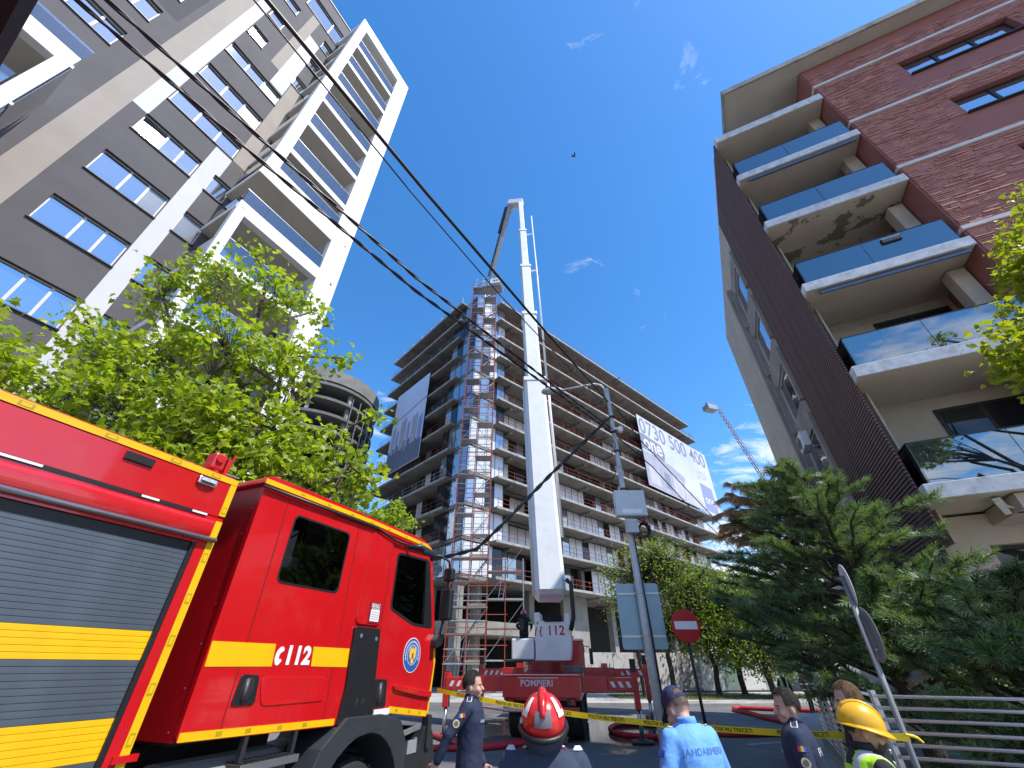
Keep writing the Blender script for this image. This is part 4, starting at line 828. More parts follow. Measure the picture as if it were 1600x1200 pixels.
# chassis, steps, bumper
CH = mat('chassis_black', (.02, .02, .022), .6, var=.3, scale=5)
m = MB(); m.box(-6.1, 3.3, .75, 1.05, .62, .92); m.build('chassis_rail', CH, fe); m = MB(); m.box(-6.1, 3.3, 1.5, 1.8, .62, .92); m.build('chassis_rail', CH, fe)
m = MB(); m.tube([(.15, .3, .98), (1.2, .3, .98)], .3, 20); m.build('air_tank', mat('tank_grey', (.22, .21, .2), .45, var=.15), fe, smooth=False)
m = MB(); m.box(.1, 1.45, .62, 1.9, .9, 1.36); m.build('under_cab_block', M['blackness'], fe)
st = MB(); st.box(.62, 1.22, -.06, .22, 1.20, 1.225); stp = st.build('cab_step', mat('step_tread', (.10, .085, .085), .6, metal=.5, var=.3, scale=30), fe)
for i in range(11): m = MB(); m.box(.64 + .052 * i, .665 + .052 * i, -.05, .2, 1.226, 1.234); m.build('tread_bar', CH, stp)
m = MB(); m.box(.62, 1.22, -.075, -.062, 1.175, 1.228); m.build('step_edge', M['alu'], stp)
for x in (.64, 1.18): m = MB(); m.box(x, x + .04, 0, .05, 1.23, 1.4); m.build('step_hanger', CH, stp)
m = MB(); m.panel(rpoly([(3.0, .62), (3.66, .62), (3.70, .9), (3.62, 1.18), (3.42, 1.24), (3.30, 1.0), (3.0, .98)], .05), [], -.02, CW + .02); m.build('bumper', mat('bumper_dark', (.022, .022, .025), .5, var=.2), fe, bevel=.02)
m = MB(); m.bar((2.75, -.01, 1.18), (3.3, -.01, 1.24), .03, .05); m.bar((2.9, .06, 1.06), (3.4, .06, 1.10), .03, .05); m.build('step_bracket', M['steel'], fe)
m = MB(); m.box(3.05, 3.25, -.025, -.004 + .0, .99, 1.12); m.build('corner_lamp', mat('lamp_glass_grey', (.3, .32, .34), .15), fe)
m = MB(); m.panel(rpoly([(3.44, 1.0), (3.54, 1.0), (3.53, 1.34), (3.44, 1.36)], .03), [], -.05, .05); m.build('corner_rubber', M['rubber'], fe)
# mirrors on black arms
def mirror(x, y, z, w, h, arm):
    m = MB(); m.box(x - .06, x + .06, y - w / 2, y + w / 2, z - h / 2, z + h / 2); mm = m.build('mirror', BLK, fe, bevel=.035, seg=3)
    m = MB(); m.box(x - .067, x - .0605, y - w / 2 + .02, y + w / 2 - .02, z - h / 2 + .03, z + h / 2 - .03); m.build('mirror_glass', PANE_DARK, mm)
    for a in arm: m = MB(); m.tube(a, .018, 8); m.build('mirror_arm', BLK, mm, smooth=True)
mirror(3.50, -.16, 3.10, .17, .20, [[(3.18, .03, 3.36), (3.34, -.08, 3.36), (3.48, -.15, 3.30), (3.5, -.16, 3.18)]])
mirror(3.50, -.15, 2.68, .20, .44, [[(3.5, -.15, 3.02), (3.51, -.15, 2.86)], [(3.50, -.12, 2.48), (3.52, -.06, 2.30), (3.50, .02, 2.2)]])
m = MB(); m.panel(rpoly([(3.38, 2.10), (3.56, 2.16), (3.58, 2.28), (3.46, 2.30), (3.38, 2.2)], .03), [], -.10, .01); m.build('mirror_foot', BLK, fe, bevel=.01)
m = MB(); m.tube([(2.50, -.03, 3.33), (2.60, -.16, 3.345), (2.95, -.17, 3.30), (3.02, -.12, 3.24)], [.02, .045, .05, .03], 10); m.build('door_mirror', BLK, fe, smooth=True)
m = MB(); m.box(2.66, 2.98, -.23, -.17, 3.24, 3.33); m.build('kerb_mirror', BLK, fe, bevel=.03)
# blue lights on the roof
m = MB(); m.box(2.3, 2.65, .25, CW - .25, 3.532, 3.62); lb = m.build('light_bar', mat('blue_lens', (.02, .06, .4), .15), fe, bevel=.02)
# ================================================================ aerial platform truck
def proj(P):
    d = Vector(P) - Vector((0, 0, HC)); Yc = d.y * CP + d.z * SP; return 800 + FPX * d.x / Yc, 600 - FPX * (-d.y * SP + d.z * CP) / Yc
AT = Fr((.9, 15.8), 10)
at = thing('aerial_platform_truck', 'red rescue truck with outriggers spread and a tall white telescopic boom', 'truck', AT.O, 10)
RD = M['red_dull']; BW = M['boom_white']; STL = M['steel']
REARX = (R(90), 0, R(-90))
m = MB(); m.box(0, .12, -1.22, 1.22, 1.08, 1.62); rp_ = m.build('rear_panel', RD, at, bevel=.01)
m = MB(); m.box(-.02, .4, -1.24, 1.24, 1.625, 1.675); m.build('deck_edge', RD, at); m = MB(); m.box(-.025, -.0215, -1.22, 1.22, 1.655, 1.67); m.build('reflector_line', M['white_paint'], at)
m = MB(); m.box(-.004, -.001, -.55, .72, 1.575, 1.59); m.build('reflector_line', M['white_paint'], at)
text('POMPIERI', .23, mat('sign_silver', (.55, .55, .57), .4), at, (-.006, .13, 1.44), REARX, offset=.006, space=1.08)
m = MB(); m.box(.13, 6.4, -1.2, 1.2, 1.0, 1.66); m.build('chassis_body', RD, at, bevel=.02)
for y in (-1.05, .85):
    m = MB(); m.box(-.03, .12, y, y + .26 * (1), .9, 1.06); tl = m.build('tail_light', M['black'], at); m = MB(); m.box(-.04, -.031, y + .02, y + .14, .92, 1.04); m.build('lens', mat('red_lens', (.5, .01, .01), .2), tl)
m = MB(); m.box(.0, .12, -1.15, 1.2, .72, .86); m.build('underrun_bar', RD, at, bevel=.01); m = MB(); m.box(-.008, -.002, .6, 1.2, .75, .84); m.build('number_plate', mat('plate_blue_white', (.45, .45, .5), .5, var=.3, scale=25), at)
m = MB(); m.box(.2, 1.0, -1.0, 1.0, .5, .98); m.build('rear_undercarriage', M['blackness'], at)
def twheel(x, y, par, r=.52):
    q = MB(); q.lathe([(r * .58, -.27), (r * .95, -.28), (r, -.22), (r, .22), (r * .95, .28), (r * .58, .27)], (x, y, r), 30, 'y'); w = q.build('wheel', M['rubber'], par, smooth=True); q = MB(); q.lathe([(r * .56, -.25), (r * .56, .25)], (x, y, r), 20, 'y'); q.build('rim', STL, w)
for x in (1.5, 2.9, 6.2):
    for y in (-.92, .92): twheel(x, y, at)
cbm = MB(); cbm.panel(rpoly([(6.7, .85), (8.7, .85), (8.75, 1.6), (8.45, 2.75), (6.7, 2.85)], .12), [], -1.22, 1.22); cbt = cbm.build('driver_cab', RD, at, bevel=.03)
m = MB(); m.box(6.66, 8.4, -1.24, 1.24, 2.86, 2.93); m.build('roof', M['white_paint'], cbt, bevel=.02)
m = MB(); m.panel(rpoly([(7.3, 1.7), (8.5, 1.7), (8.3, 2.6), (7.3, 2.65)], .06), [], -1.235, -1.222); m.build('side_window', PANE_DARK, cbt)
m = MB(); m.box(7.0, 7.25, .4, .8, 2.94, 3.06); m.box(7.0, 7.25, -.8, -.4, 2.94, 3.06); m.build('beacon', mat('red_beacon', (.6, .02, .02), .2), cbt, bevel=.02)
m = MB(); m.box(8.3, 8.4, -1.62, -1.45, 1.95, 2.6); mr_ = m.build('mirror', M['black'], cbt, bevel=.03); m = MB(); m.tube([(8.3, -1.22, 2.7), (8.35, -1.5, 2.65)], .02, 6); m.build('mirror_arm', M['black'], mr_)
m = MB(); m.box(4.4, 6.5, -1.2, 1.2, 1.665, 1.9); m.build('equipment_lockers', mat('truck_grey', (.2, .2, .21), .5, var=.2), at, bevel=.02)
m = MB(); m.tube([(5.9, .9, 1.9), (5.9, .9, 2.5), (6.0, 1.1, 2.62)], .03, 6); m.build('hand_rail', M['white_paint'], at)
# outriggers
def outrigger(x, y0, y1, z0, z1, capz):
    sg = 1 if y1 > y0 else -1; a, b = sorted((y0, y1)); mid = y0 + (y1 - y0) * .5
    m = MB(); m.box(x - .2, x + .2, min(y0, mid), max(y0, mid), z0 - .02, z1 + .02); o = m.build('outrigger', RD, at, bevel=.015)
    m = MB(); m.box(x - .17, x + .17, min(mid, y1), max(mid, y1), z0 + .015, z1 - .015); m.build('sliding_beam', RD, o, bevel=.015)
    for i in range(4):
        yb = y1 - sg * (.12 + .24 * i); zc = (z0 + z1) / 2; h = .075; k = .075
        pts = [(yb, zc - h), (yb - sg * .11, zc - h), (yb - sg * .11 - sg * k, zc + h), (yb - sg * k, zc + h)] if i < 3 else [(yb, zc - h), (yb - sg * .13, zc - h), (yb - sg * .10, zc + h)]
        q = MB(); q.panel(pts, [], x - .1765, x - .1715, 'yz'); q.build('white_stripe', M['white_paint'], o)
    m = MB(); m.box(x - .14, x + .14, y1 - .09, y1 + .09, .78, z1 + .12); m.build('jack_leg', RD, o, bevel=.01)
    m = MB(); m.box(x - .13, x + .13, y1 - .085, y1 + .085, z1 + .122, capz); m.build('jack_cap', M['black'], o)
    m = MB(); m.tube([(x, y1, .1), (x, y1, .79)], .065, 14); m.build('jack_rod', M['alu'], o, smooth=True)
    m = MB(); m.box(x - .32, x + .32, y1 - .32, y1 + .32, .01, .06); m.lathe([(.16, .06), (.09, .12)], (x, y1, 0), 14); m.build('foot_plate', M['dark_metal'], o, bevel=.01)
outrigger(.75, 1.24, 3.28, 1.22, 1.60, 1.74); outrigger(.75, -1.22, -2.93, 1.22, 1.60, 2.08); outrigger(5.0, 1.22, 3.1, 1.5, 1.82, 2.2); outrigger(5.0, -1.22, -3.68, 1.5, 1.82, 2.25)
m = MB(); m.box(4.7, 5.2, 1.25, 1.55, 1.82, 2.0); m.build('locker', RD, at); m = MB(); m.box(4.75, 5.1, -2.2, -1.95, 1.82, 1.98); m.build('beam_lock', RD, at)
# turntable and boom
m = MB(); m.lathe([(.75, 1.66), (.75, 1.74), (.68, 1.76), (.68, 2.02), (.60, 2.06)], (2.75, .1, 0), 32); m.build('slewing_ring', mat('dark_red', (.22, .01, .012), .5, var=.15), at)
hs = MB(); hs.panel(rpoly([(-.84, 2.06), (.44, 2.06), (.44, 2.3), (.46, 3.62), (.26, 3.64), (.24, 3.34), (-.70, 3.30), (-.72, 3.6), (-.92, 3.56), (-.92, 2.5)], .03), [], 2.5, 3.5, 'yz'); hs = hs.build('boom_pedestal', BW, at, bevel=.02)
REDINK = mat('red_lettering', (.45, .012, .02), .4)
text('112', .44, REDINK, at, (2.49, -.36, 3.0), REARX, offset=.01, space=1.05); m = MB(); m.panel([(.18, 3.16), (.22, 3.14), (.27, 3.0), (.24, 2.84), (.19, 2.80), (.17, 2.84), (.205, 2.88), (.215, 3.0), (.19, 3.1), (.15, 3.12)], [], 2.488, 2.494, 'yz'); m.build('telephone_sign', REDINK, at)
m = MB(); m.box(2.42, 3.0, .5, 1.36, 2.08, 2.76); m.build('control_console', BW, at, bevel=.04); m = MB(); m.box(2.3, 3.6, .46, 1.6, 2.03, 2.075); m.build('operator_platform', M['dark_metal'], at)
for k in range(3): m = MB(); m.panel([(.30 + .03 * k, 3.34 - .1 * k), (.36 + .03 * k, 3.30 - .1 * k), (.47, 2.86), (.44, 2.80)], [], 2.494 - .004 * k, 2.497 - .004 * k, 'yz'); m.build('warning_stripe', REDINK if k != 1 else WP, at)
B0 = Vector((1.5727, 18.3, 3.15)); B1 = Vector((.8908, 24.5, 42.50)); 
def bt(py):
    lo, hi = 0., 1.
    for _ in range(40):
        t = (lo + hi) / 2
        if proj(B0.lerp(B1, t))[1] > py: lo = t
        else: hi = t
    return lo
def awld(P): return AT.loc(P)
bupw = (Vector((0, -1, .12))).normalized()
def bpt(t): return awld(B0.lerp(B1, t))
secs = [(bt(935), bt(602), 1.22, 1.35), (bt(606), bt(497), .98, 1.08), (bt(500), bt(421), .78, .86), (bt(423), bt(364), .62, .68), (bt(366), 1.0, .48, .54)]
UPB = tuple(AT.loc(AT.O + bupw)); 
for i, (t0, t1, w, h) in enumerate(secs):
    q = MB(); q.bar(bpt(t0), bpt(t1), w, h, up=UPB); s_ = q.build('boom_section', BW, at, bevel=.13 * w, seg=1)
    if i < 4:
        q = MB(); q.bar(bpt(t1 - .006), bpt(t1 + .002), w + .1, h + .1, up=UPB); q.build('section_collar', BW, s_, bevel=.03); q = MB(); q.bar(bpt(t1 + .0022), bpt(t1 + .0035), w * .97, h * .97, up=UPB); q.build('section_gap_shade', M['dark_metal'], s_)  # dark ring stands in for shade inside the open section end
    off = Vector((-.2, -.62 - .02 * i if i else -.70, 0)); 
axis = (bpt(1) - bpt(0)).normalized(); side = Vector((0, -1, 0))
q = MB(); pts = [bpt(bt(y)) + side * d for y, d in ((840, .76), (640, .82), (602, .86))]; q.tube(pts, .075, 8); q.build('guide_tube', BW, at, smooth=True)
q = MB(); pts = [bpt(bt(y)) + side * d for y, d in ((600, .82), (420, .95), (340, 1.02))]; q.tube(pts, [.07, .06, .05], 8); gt = q.build('guide_tube', BW, at, smooth=True)
for y, d in ((596, .8), (425, .9), (368, .95)): q = MB(); p = bpt(bt(y)); q.bar(p, p + side * (d + .08), .1, .12); q.build('tube_bracket', BW, gt)
q = MB(); pts = [bpt(bt(y)) + Vector((0, .64, 0)) for y in (930, 760, 610)]; q.tube(pts, .09, 8); q.build('hydraulic_pipe', BW, at, smooth=True)
hp = [AT.loc(atY(x, y, 18.0)) for x, y in ((884, 905), (892, 912), (894, 935), (896, 965), (892, 985))]; q = MB(); q.tube(hp, .085, 8); q.build('hydraulic_hose', M['black'], at, smooth=True)
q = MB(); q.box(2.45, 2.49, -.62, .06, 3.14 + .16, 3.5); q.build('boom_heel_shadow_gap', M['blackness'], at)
TIP = B1; HEAD = atY(797, 321, 24.9); q = MB(); q.bar(AT.loc(TIP + Vector((.25, 0, .1))), AT.loc(HEAD + Vector((-.15, 0, .25))), .7, .7, up=(0, 0, 1)); q.build('boom_head', BW, at, bevel=.05)
JB = atY(767, 432, 28.0); q = MB(); q.tbar(AT.loc(HEAD), AT.loc(JB), .5, .55, .34, .36); jb = q.build('jib', mat('jib_grey', (.33, .33, .34), .5, var=.2, scale=2), at, bevel=.03)
q = MB(); off = Vector((-.35, -.1, .1)); q.bar(AT.loc(HEAD.lerp(JB, .05) + off), AT.loc(HEAD.lerp(JB, .42) + off), .2, .24); q.build('jib_cylinder', M['dark_metal'], jb); q = MB(); q.tube([AT.loc(HEAD.lerp(JB, t) + Vector((-.3, 0, 0))) for t in (0, .5, 1)], .05, 6); q.build('jib_pipe', M['dark_metal'], jb)
q = MB(); q.tube([AT.loc(HEAD.lerp(JB, .08)), AT.loc(TIP.lerp(B0, .03))], .06, 6); q.build('tie_rod', BW, jb)
BK = AT.loc(atY(770, 448, 28.3)); q = MB(); x, y, z = BK
def br_(a, b, r=.035, n='basket_rail', mt=None): q = MB(); q.tube([a, b], r, 6); return q.build(n, mt or STL, bk)
q.panel(rpoly([(x - .55, y - .95), (x + .55, y - .95), (x + .55, y + 1.0), (x - .55, y + 1.0)], .15), [], z - .45, z - .3, 'xy'); q.bar((x - .5, y - .9, z - .3), (x - .5, y + .95, z - .3), .06, .3)
bk = q.build('rescue_basket', mat('basket_grey', (.34, .34, .35), .5, metal=.3, var=.2), at)
for zz in (z + .1, z + .6):
    for a, b in (((x - .55, y - .95, zz), (x - .55, y + 1.0, zz)), ((x + .55, y - .95, zz), (x + .55, y + 1, zz)), ((x - .55, y - .95, zz), (x + .55, y - .95, zz)), ((x - .55, y + 1, zz), (x + .55, y + 1, zz))): br_(a, b)
for a in (-.55, .55):
    for b in (-.95, -.3, .35, 1.0): br_((x + a, y + b, z - .35), (x + a, y + b, z + .62))
q = MB(); q.box(x - .6, x - .56, y - .9, y + .15, z - .15, z + .55); q.build('basket_panel', M['white_paint'], bk); q = MB(); q.box(x - .62, x - .605, y - .35, y - .2, z + .15, z + .3); q.box(x - .62, x - .605, y - .6, y - .45, z + .15, z + .3); q.build('basket_lamp', M['black'], bk)
q = MB(); q.bar(AT.loc(JB), (x + .1, y + .1, z + .1), .3, .4); q.build('basket_mount', STL, bk)

# ================================================================ far turntable ladder
L1 = atY(1122, 640, 58); L0 = atY(1245, 830, 53)
lb_ = L0 + (L0 - L1) * ((L0.z - 3.0) / (L1.z - L0.z)); lb_.z = 3.0
lt2 = thing('ladder_truck', 'distant fire truck with raised lattice ladder and basket against the clouds', 'fire engine', (lb_.x, lb_.y, 0), 70)
inv = Fr((lb_.x, lb_.y), 70); LSTL = mat('ladder_grey', (.20, .21, .24), .5, metal=.4, var=.2)
A = inv.loc(lb_); B = inv.loc(L1); d = (B - A); sd = d.cross(Vector((0, 0, 1))).normalized() * .32; up = sd.cross(d).normalized() * .5
for s_ in (-1, 1):
    q = MB(); q.tube([A + sd * s_, B + sd * s_ * .7], .07, 6); q.build('ladder_rail', LSTL, lt2); q = MB(); q.tube([A + sd * s_ + up, B + sd * s_ * .7 + up * .6], .05, 6); q.build('ladder_truss_rail', LSTL, lt2)
n = 70
for i in range(n): t = i / n; q = MB(); q.tube([A + d * t - sd, A + d * t + sd], .04, 5); q.build('rung', STL, lt2)
q = MB()
for i in range(44):
    for s_ in (-1, 1): t0, t1 = i / 44, (i + .5) / 44; q.tube([A + d * t0 + sd * s_ * .85, A + d * t1 + sd * s_ * .85 + up * .8, A + d * (t0 + 1 / 44) + sd * s_ * .85], .035, 4)
tag(q.build('lattice', LSTL, lt2), kind='stuff')
q = MB(); q.box(-1.0, 1.0, -.7, .7, -.2, .75); bk2 = q.build('ladder_basket', mat('basket_metal', (.36, .37, .40), .5, metal=.3, var=.2), lt2, bevel=.1, loc=B + Vector((-.2, 1.3, .6)))
q = MB(); q.tube([(-.9, -.6, .76), (-.9, -.6, 1.25), (.9, -.6, 1.25), (.9, -.6, .76)], .04, 5); q.build('basket_rail', STL, bk2); q = MB(); q.ell((-.4, 0, 1.0), (.25, .2, .5)); q.build('water_nozzle', M['dark_metal'], bk2)
q = MB(); q.box(-5, 4, -1.2, 1.2, .9, 2.2); q.build('truck_body', RD, lt2, bevel=.05); q = MB(); q.box(4.1, 6.2, -1.2, 1.2, .9, 2.9); q.build('truck_cab', RD, lt2, bevel=.15); q = MB(); q.lathe([(1.0, 2.2), (.8, 2.9)], n=24); q.build('turntable', RD, lt2)
for x in (-3.5, 4.6):
    for y in (-1, 1): twheel(x, y, lt2)
# ================================================================ street furniture
GALV = M['steel']
POLE = mat('grey_lamp_post', (.52, .53, .53), .6, metal=.1, var=.15, scale=3, mix=(.36, .36, .35), mixscale=2.2, mixlo=.52, mixhi=.7)
PX, PY = 3.48, 12.28
sl_ = thing('street_lamp', 'tall grey street lamp post carrying cables, cabinets and a sign', 'street lamp', (PX, PY, 0), 90)
m = MB(); m.tube([(0, 0, 0), (0, 0, 3.2), (0, .02, 10.25)], [.115, .10, .06], 14); m.build('post', POLE, sl_, smooth=True)
m = MB(); m.tube([(.13, .02, 0), (.135, .02, 2.6), (.10, 0, 4.4), (.09, 0, 5.2)], .03, 8); m.build('cable_conduit', M['dark_metal'], sl_, smooth=True)
lh = atY(866, 611, 12.4) - Vector((PX, PY, 0))
m = MB(); m.tube([(0, .02, 9.3), (-.05, .02, 9.9), (-.09, .03, 10.25), (-.2, .04, 10.42), (-.42, .05, 10.48), tuple(lh + Vector((.3, 0, .05)))], .04, 8); m.build('lamp_arm', POLE, sl_, smooth=True)
m = MB(); L_ = lh; m.tube([L_ + Vector((.36, 0, .02)), L_ + Vector((.2, 0, .03)), L_ + Vector((-.1, 0, .01)), L_ + Vector((-.38, 0, -.03)), L_ + Vector((-.46, 0, -.06))], [.05, .11, .14, .12, .05], 14); lamp = m.build('lamp_head', mat('lamp_housing', (.30, .31, .33), .5, var=.1), sl_, smooth=True)
m = MB(); m.ell(L_ + Vector((-.2, 0, -.08)), (.22, .1, .08)); m.build('lamp_glass', mat('lamp_lens_yellowed', (.36, .35, .22), .25), lamp, smooth=True); m = MB(); m.box(L_.x + .1, L_.x + .34, L_.y - .07, L_.y + .07, L_.z - .1, L_.z + .0); m.build('gear_tray', M['black'], lamp)
for z in (6.4, 7.7, 8.4, 9.0): m = MB(); m.lathe([(.095, z), (.095, z + .06)], n=14); m.build('strap', M['dark_metal'], sl_)
def at_pole(px, py): return atY(px, py, PY) - Vector((PX, PY, 0))
c0, c1 = at_pole(958, 812), at_pole(998, 773)
m = MB(); m.box(c0.x + .04, c1.x + .04, -.42, -.16, c0.z, c1.z); cbx = m.build('meter_cabinet', mat('pale_cabinet', (.56, .60, .62), .5, var=.06), sl_, bevel=.025)
m = MB(); m.box(c0.x + .2, c1.x - .12, -.425, -.421, c0.z + .07, c0.z + .19); m.build('cabinet_label', M['white_paint'], cbx)
c0, c1 = at_pole(976, 834), at_pole(991, 816); m = MB(); m.box(c0.x, c1.x, -.36, -.16, c0.z - .05, c1.z); m.build('junction_box', mat('pale_box', (.48, .50, .50), .5), sl_, bevel=.01)
for k in range(5): m = MB(); c = at_pole(1003, 832); r = .17 + .012 * k; m.tube([(c.x + r * .75 * math.cos(R(a)), -.2 - .03 * k, c.z + r * math.sin(R(a))) for a in range(0, 361, 24)], .018, 6); m.build('cable_coil', M['black'], sl_, smooth=True)
c = at_pole(958, 672); m = MB(); m.ell((c.x + .22, -.1, c.z - .03), (.1, .1, .13)); m.box(c.x, c.x + .25, -.15, -.03, c.z - .04, c.z + .02); m.build('insulator', M['white_paint'], sl_)
for k in range(3): c = at_pole(955, 690 + 40 * k); m = MB(); m.tube([(c.x + .1 * math.sin(j), -.13, c.z - .12 * j) for j in range(6)], .014, 5); m.build('loose_wire', M['black'], sl_)
# blank back of a road sign strapped to the same post (its own plate)
sb0, sb1 = at_pole(990, 1027), at_pole(1036, 952)
bs = thing('information_sign', 'blank blue grey back of a rectangular road sign on the lamp post', 'sign', (PX, PY, 0), 98)
m = MB(); m.panel(rrect(-.62, .52, 2.24, 3.78, .06), [], .17, .185); pl = m.build('sign_plate', mat('sign_back', (.22, .32, .38), .42, metal=.35, var=.07, scale=2), bs)
for z in (2.5, 3.5): m = MB(); m.box(-.6, .5, .145, .168, z, z + .05); m.build('stiffener', GALV, bs); m = MB(); m.lathe([(.12, z), (.12, z + .045)], n=16); m.build('clamp_band', GALV, bs)
# no entry sign
ne = atY(1071, 978, 11.8); ns_ = thing('no_entry_sign', 'round red no entry sign with a white bar on a thin dark post', 'sign', (ne.x, 11.84, 0), 90)
SR = mat('sign_red', (.50, .012, .016), .4, var=.06)
m = MB(); m.lathe([(.36, -.02), (.36, 0)], (0, -.06, ne.z), 40, 'y'); d_ = m.build('disc', SR, ns_); m = MB(); m.box(-.28, .28, -.084, -.0805, ne.z - .075, ne.z + .1); m.build('white_bar', M['white_paint'], d_)
m = MB(); m.tube([(0, 0, 0), (0, 0, ne.z + .3)], .035, 10); m.build('post', M['dark_metal'], ns_, smooth=True); m = MB(); m.box(-.06, .06, -.058, .04, ne.z - .1, ne.z - .05); m.build('bracket', M['dark_metal'], ns_)
# two round plates seen nearly edge on, on a leaning post close by
SB = atY(1428, 1210, 4.5); sp0 = Vector((SB.x, 4.5, 0)); sp1 = atY(1316, 900, 4.62)
es = thing('edge_on_sign_post', 'grey post with two round road signs seen from behind, nearly edge on', 'sign', sp0, 90)
top = sp1 - sp0; m = MB(); m.tube([(0, 0, 0), top], .024, 12); m.build('post', mat('weathered_post', (.22, .225, .225), .6, metal=.2, var=.2, scale=6), es, smooth=True)
def edge_disc(px0, px1, yaw, mt_, off):
    c = ((atY(*px0, 4.6) + atY(*px1, 4.6)) / 2) - sp0; h = (atY(*px0, 4.6) - atY(*px1, 4.6)).length / 2
    q = MB(); q.lathe([(h, -.006), (h + .006, 0), (h, .006)], (0, 0, 0), 40, 'y'); o = q.build('round_plate', mt_, es, loc=c + Vector(off)); o.rotation_euler = (0, 0, R(yaw)); 
    q = MB(); q.box(-.04, .04, .0065, .03, -h * .6, -h * .52); q.build('bracket', GALV, o); return o
edge_disc((1312, 882), (1337, 945), 63, mat('plate_back_pale', (.55, .56, .56), .5, metal=.2, var=.15, scale=6), (.02, .03, 0)); edge_disc((1337, 950), (1366, 1035), 68, mat('plate_back_dark', (.20, .21, .23), .5, metal=.3, var=.15, scale=6), (.06, .0, 0))
# litter bin behind the lamp post
P = gnd(1060, 1172); bn = thing('litter_bin', 'dark green litter bin beside the lamp post', 'bin', (P.x, P.y, 0), 90)
m = MB(); m.lathe([(.22, .05), (.25, .1), (.27, .85), (.24, .9)], n=20); m.build('bin_body', mat('bin_green', (.03, .045, .03), .6, var=.2), bn, smooth=True); m = MB(); m.lathe([(.28, .9), (.28, .96), (.1, 1.02)], n=20); m.build('lid', M['black'], bn, smooth=True)

# ================================================================ overhead cables
def cable(label, px, Ys, r, sag=0., ext=None, group=None, two=False):
    pts = [atY(x, y, Y) for (x, y), Y in zip(px, Ys)]
    out = []
    for i in range(len(pts) - 1):
        for k in range(8): t = k / 8; out.append(pts[i].lerp(pts[i + 1], t))
    out.append(pts[-1])
    if ext: d = (pts[0] - pts[1]).normalized(); out = [pts[0] + d * ext * (1 - j / 6) + Vector((0, 0, -.02 * (6 - j))) for j in range(6)] + out
    q = MB()
    if two:
        n = 220; path = []
        acc = [0.]
        for a, b in zip(out, out[1:]): acc.append(acc[-1] + (b - a).length)
        def at_s(s):
            for i in range(len(acc) - 1):
                if s <= acc[i + 1]: return out[i].lerp(out[i + 1], (s - acc[i]) / max(1e-6, acc[i + 1] - acc[i]))
            return out[-1]
        for ph in (0, math.pi):
            q.tube([at_s(acc[-1] * j / n) + Vector((math.cos(acc[-1] * j / n * 7 + ph) * r * .9, 0, math.sin(acc[-1] * j / n * 7 + ph) * r * .9)) for j in range(n + 1)], r, 6)
    else: q.tube(out, r, 7)
    o = q.build('overhead_cable', M['black'], smooth=True); return tag(o, label, 'cable', group)
G1 = 'overhead cables strung to the lamp post'; LB = 'thick twisted black cable running from the lamp post up across the apartment tower'
def Yl(px, z): return [ray(*p).y * (z - HC) / ray(*p).z for p in px]      # distance where the sight line reaches height z
def cab_pts(px, za, zb):                                                   # heights fall evenly from za (near end) to zb (post)
    n = len(px); return [ray(*p).y * ((za + (zb - za) * i / (n - 1)) - HC) / ray(*p).z for i, p in enumerate(px)]
def cab_line(px0, z0, px1):                                                # straight in space between a near point and the post
    pass
def strung(label, px, z0, r, ext=9, two=False, group=G1, Yend=12.3):
    A = Vector((0, 0, HC)) + ray(*px[0]) * ((z0 - HC) / ray(*px[0]).z); B = atY(*px[-1], Yend); Ys = [A.y]
    for p in px[1:-1]:                                                     # point of the sight line nearest to the vertical plane A-B
        nrm = (B - A).cross(Vector((0, 0, 1))); rr_ = ray(*p); k = (A - Vector((0, 0, HC))).dot(nrm) / rr_.dot(nrm); Ys.append(rr_.y * k)
    return cable(label, px, Ys + [Yend], r, ext=ext, group=group, two=two)
strung(LB, [(120, 0), (400, 245), (650, 455), (870, 614), (956, 676)], 8.6, .02, two=True)
strung(LB, [(167, 0), (400, 210), (650, 434), (870, 606), (956, 670)], 8.7, .02, two=True)
strung('thick single black cable running from the lamp post top across the tower balconies', [(417, 0), (665, 300), (860, 527), (950, 628)], 9.0, .032, group=None)
strung('thin black wire running from the lamp post top across the tower balconies', [(397, 0), (642, 300), (782, 462), (951, 640)], 9.0, .013, group=None)
G2 = 'cables running on from the lamp post'; LB2 = 'thin black cable running from the lamp post down past the phone number banner'
cable(LB2, [(957, 630), (999, 686), (1080, 772), (1146, 841), (1215, 905)], [12.3, 13.6, 17, 20.5, 25], .02, group=G2)
cable(LB2, [(962, 680), (1020, 730), (1080, 795), (1129, 841), (1200, 905)], [12.3, 13.8, 17, 20.5, 25], .02, group=G2)
cable('thick grey cable sloping from the lamp post down past the white boom', [(950, 655), (860, 742), (790, 815), (745, 858), (690, 872), (560, 880)], [12.3, 12.4, 12.6, 12.8, 13.0, 13.5], .035, two=True)
hp_ = atY(560, 880, 13.5); hpole = thing('utility_pole', 'short wooden utility pole hidden behind the red fire engine cab', 'pole', (hp_.x, hp_.y, 0), 90); m = MB(); m.tube([(0, 0, 0), (0, 0, hp_.z + .3)], [.14, .1], 10); m.build('pole_shaft', mat('pole_wood', (.16, .12, .08), .9, var=.3), hpole)
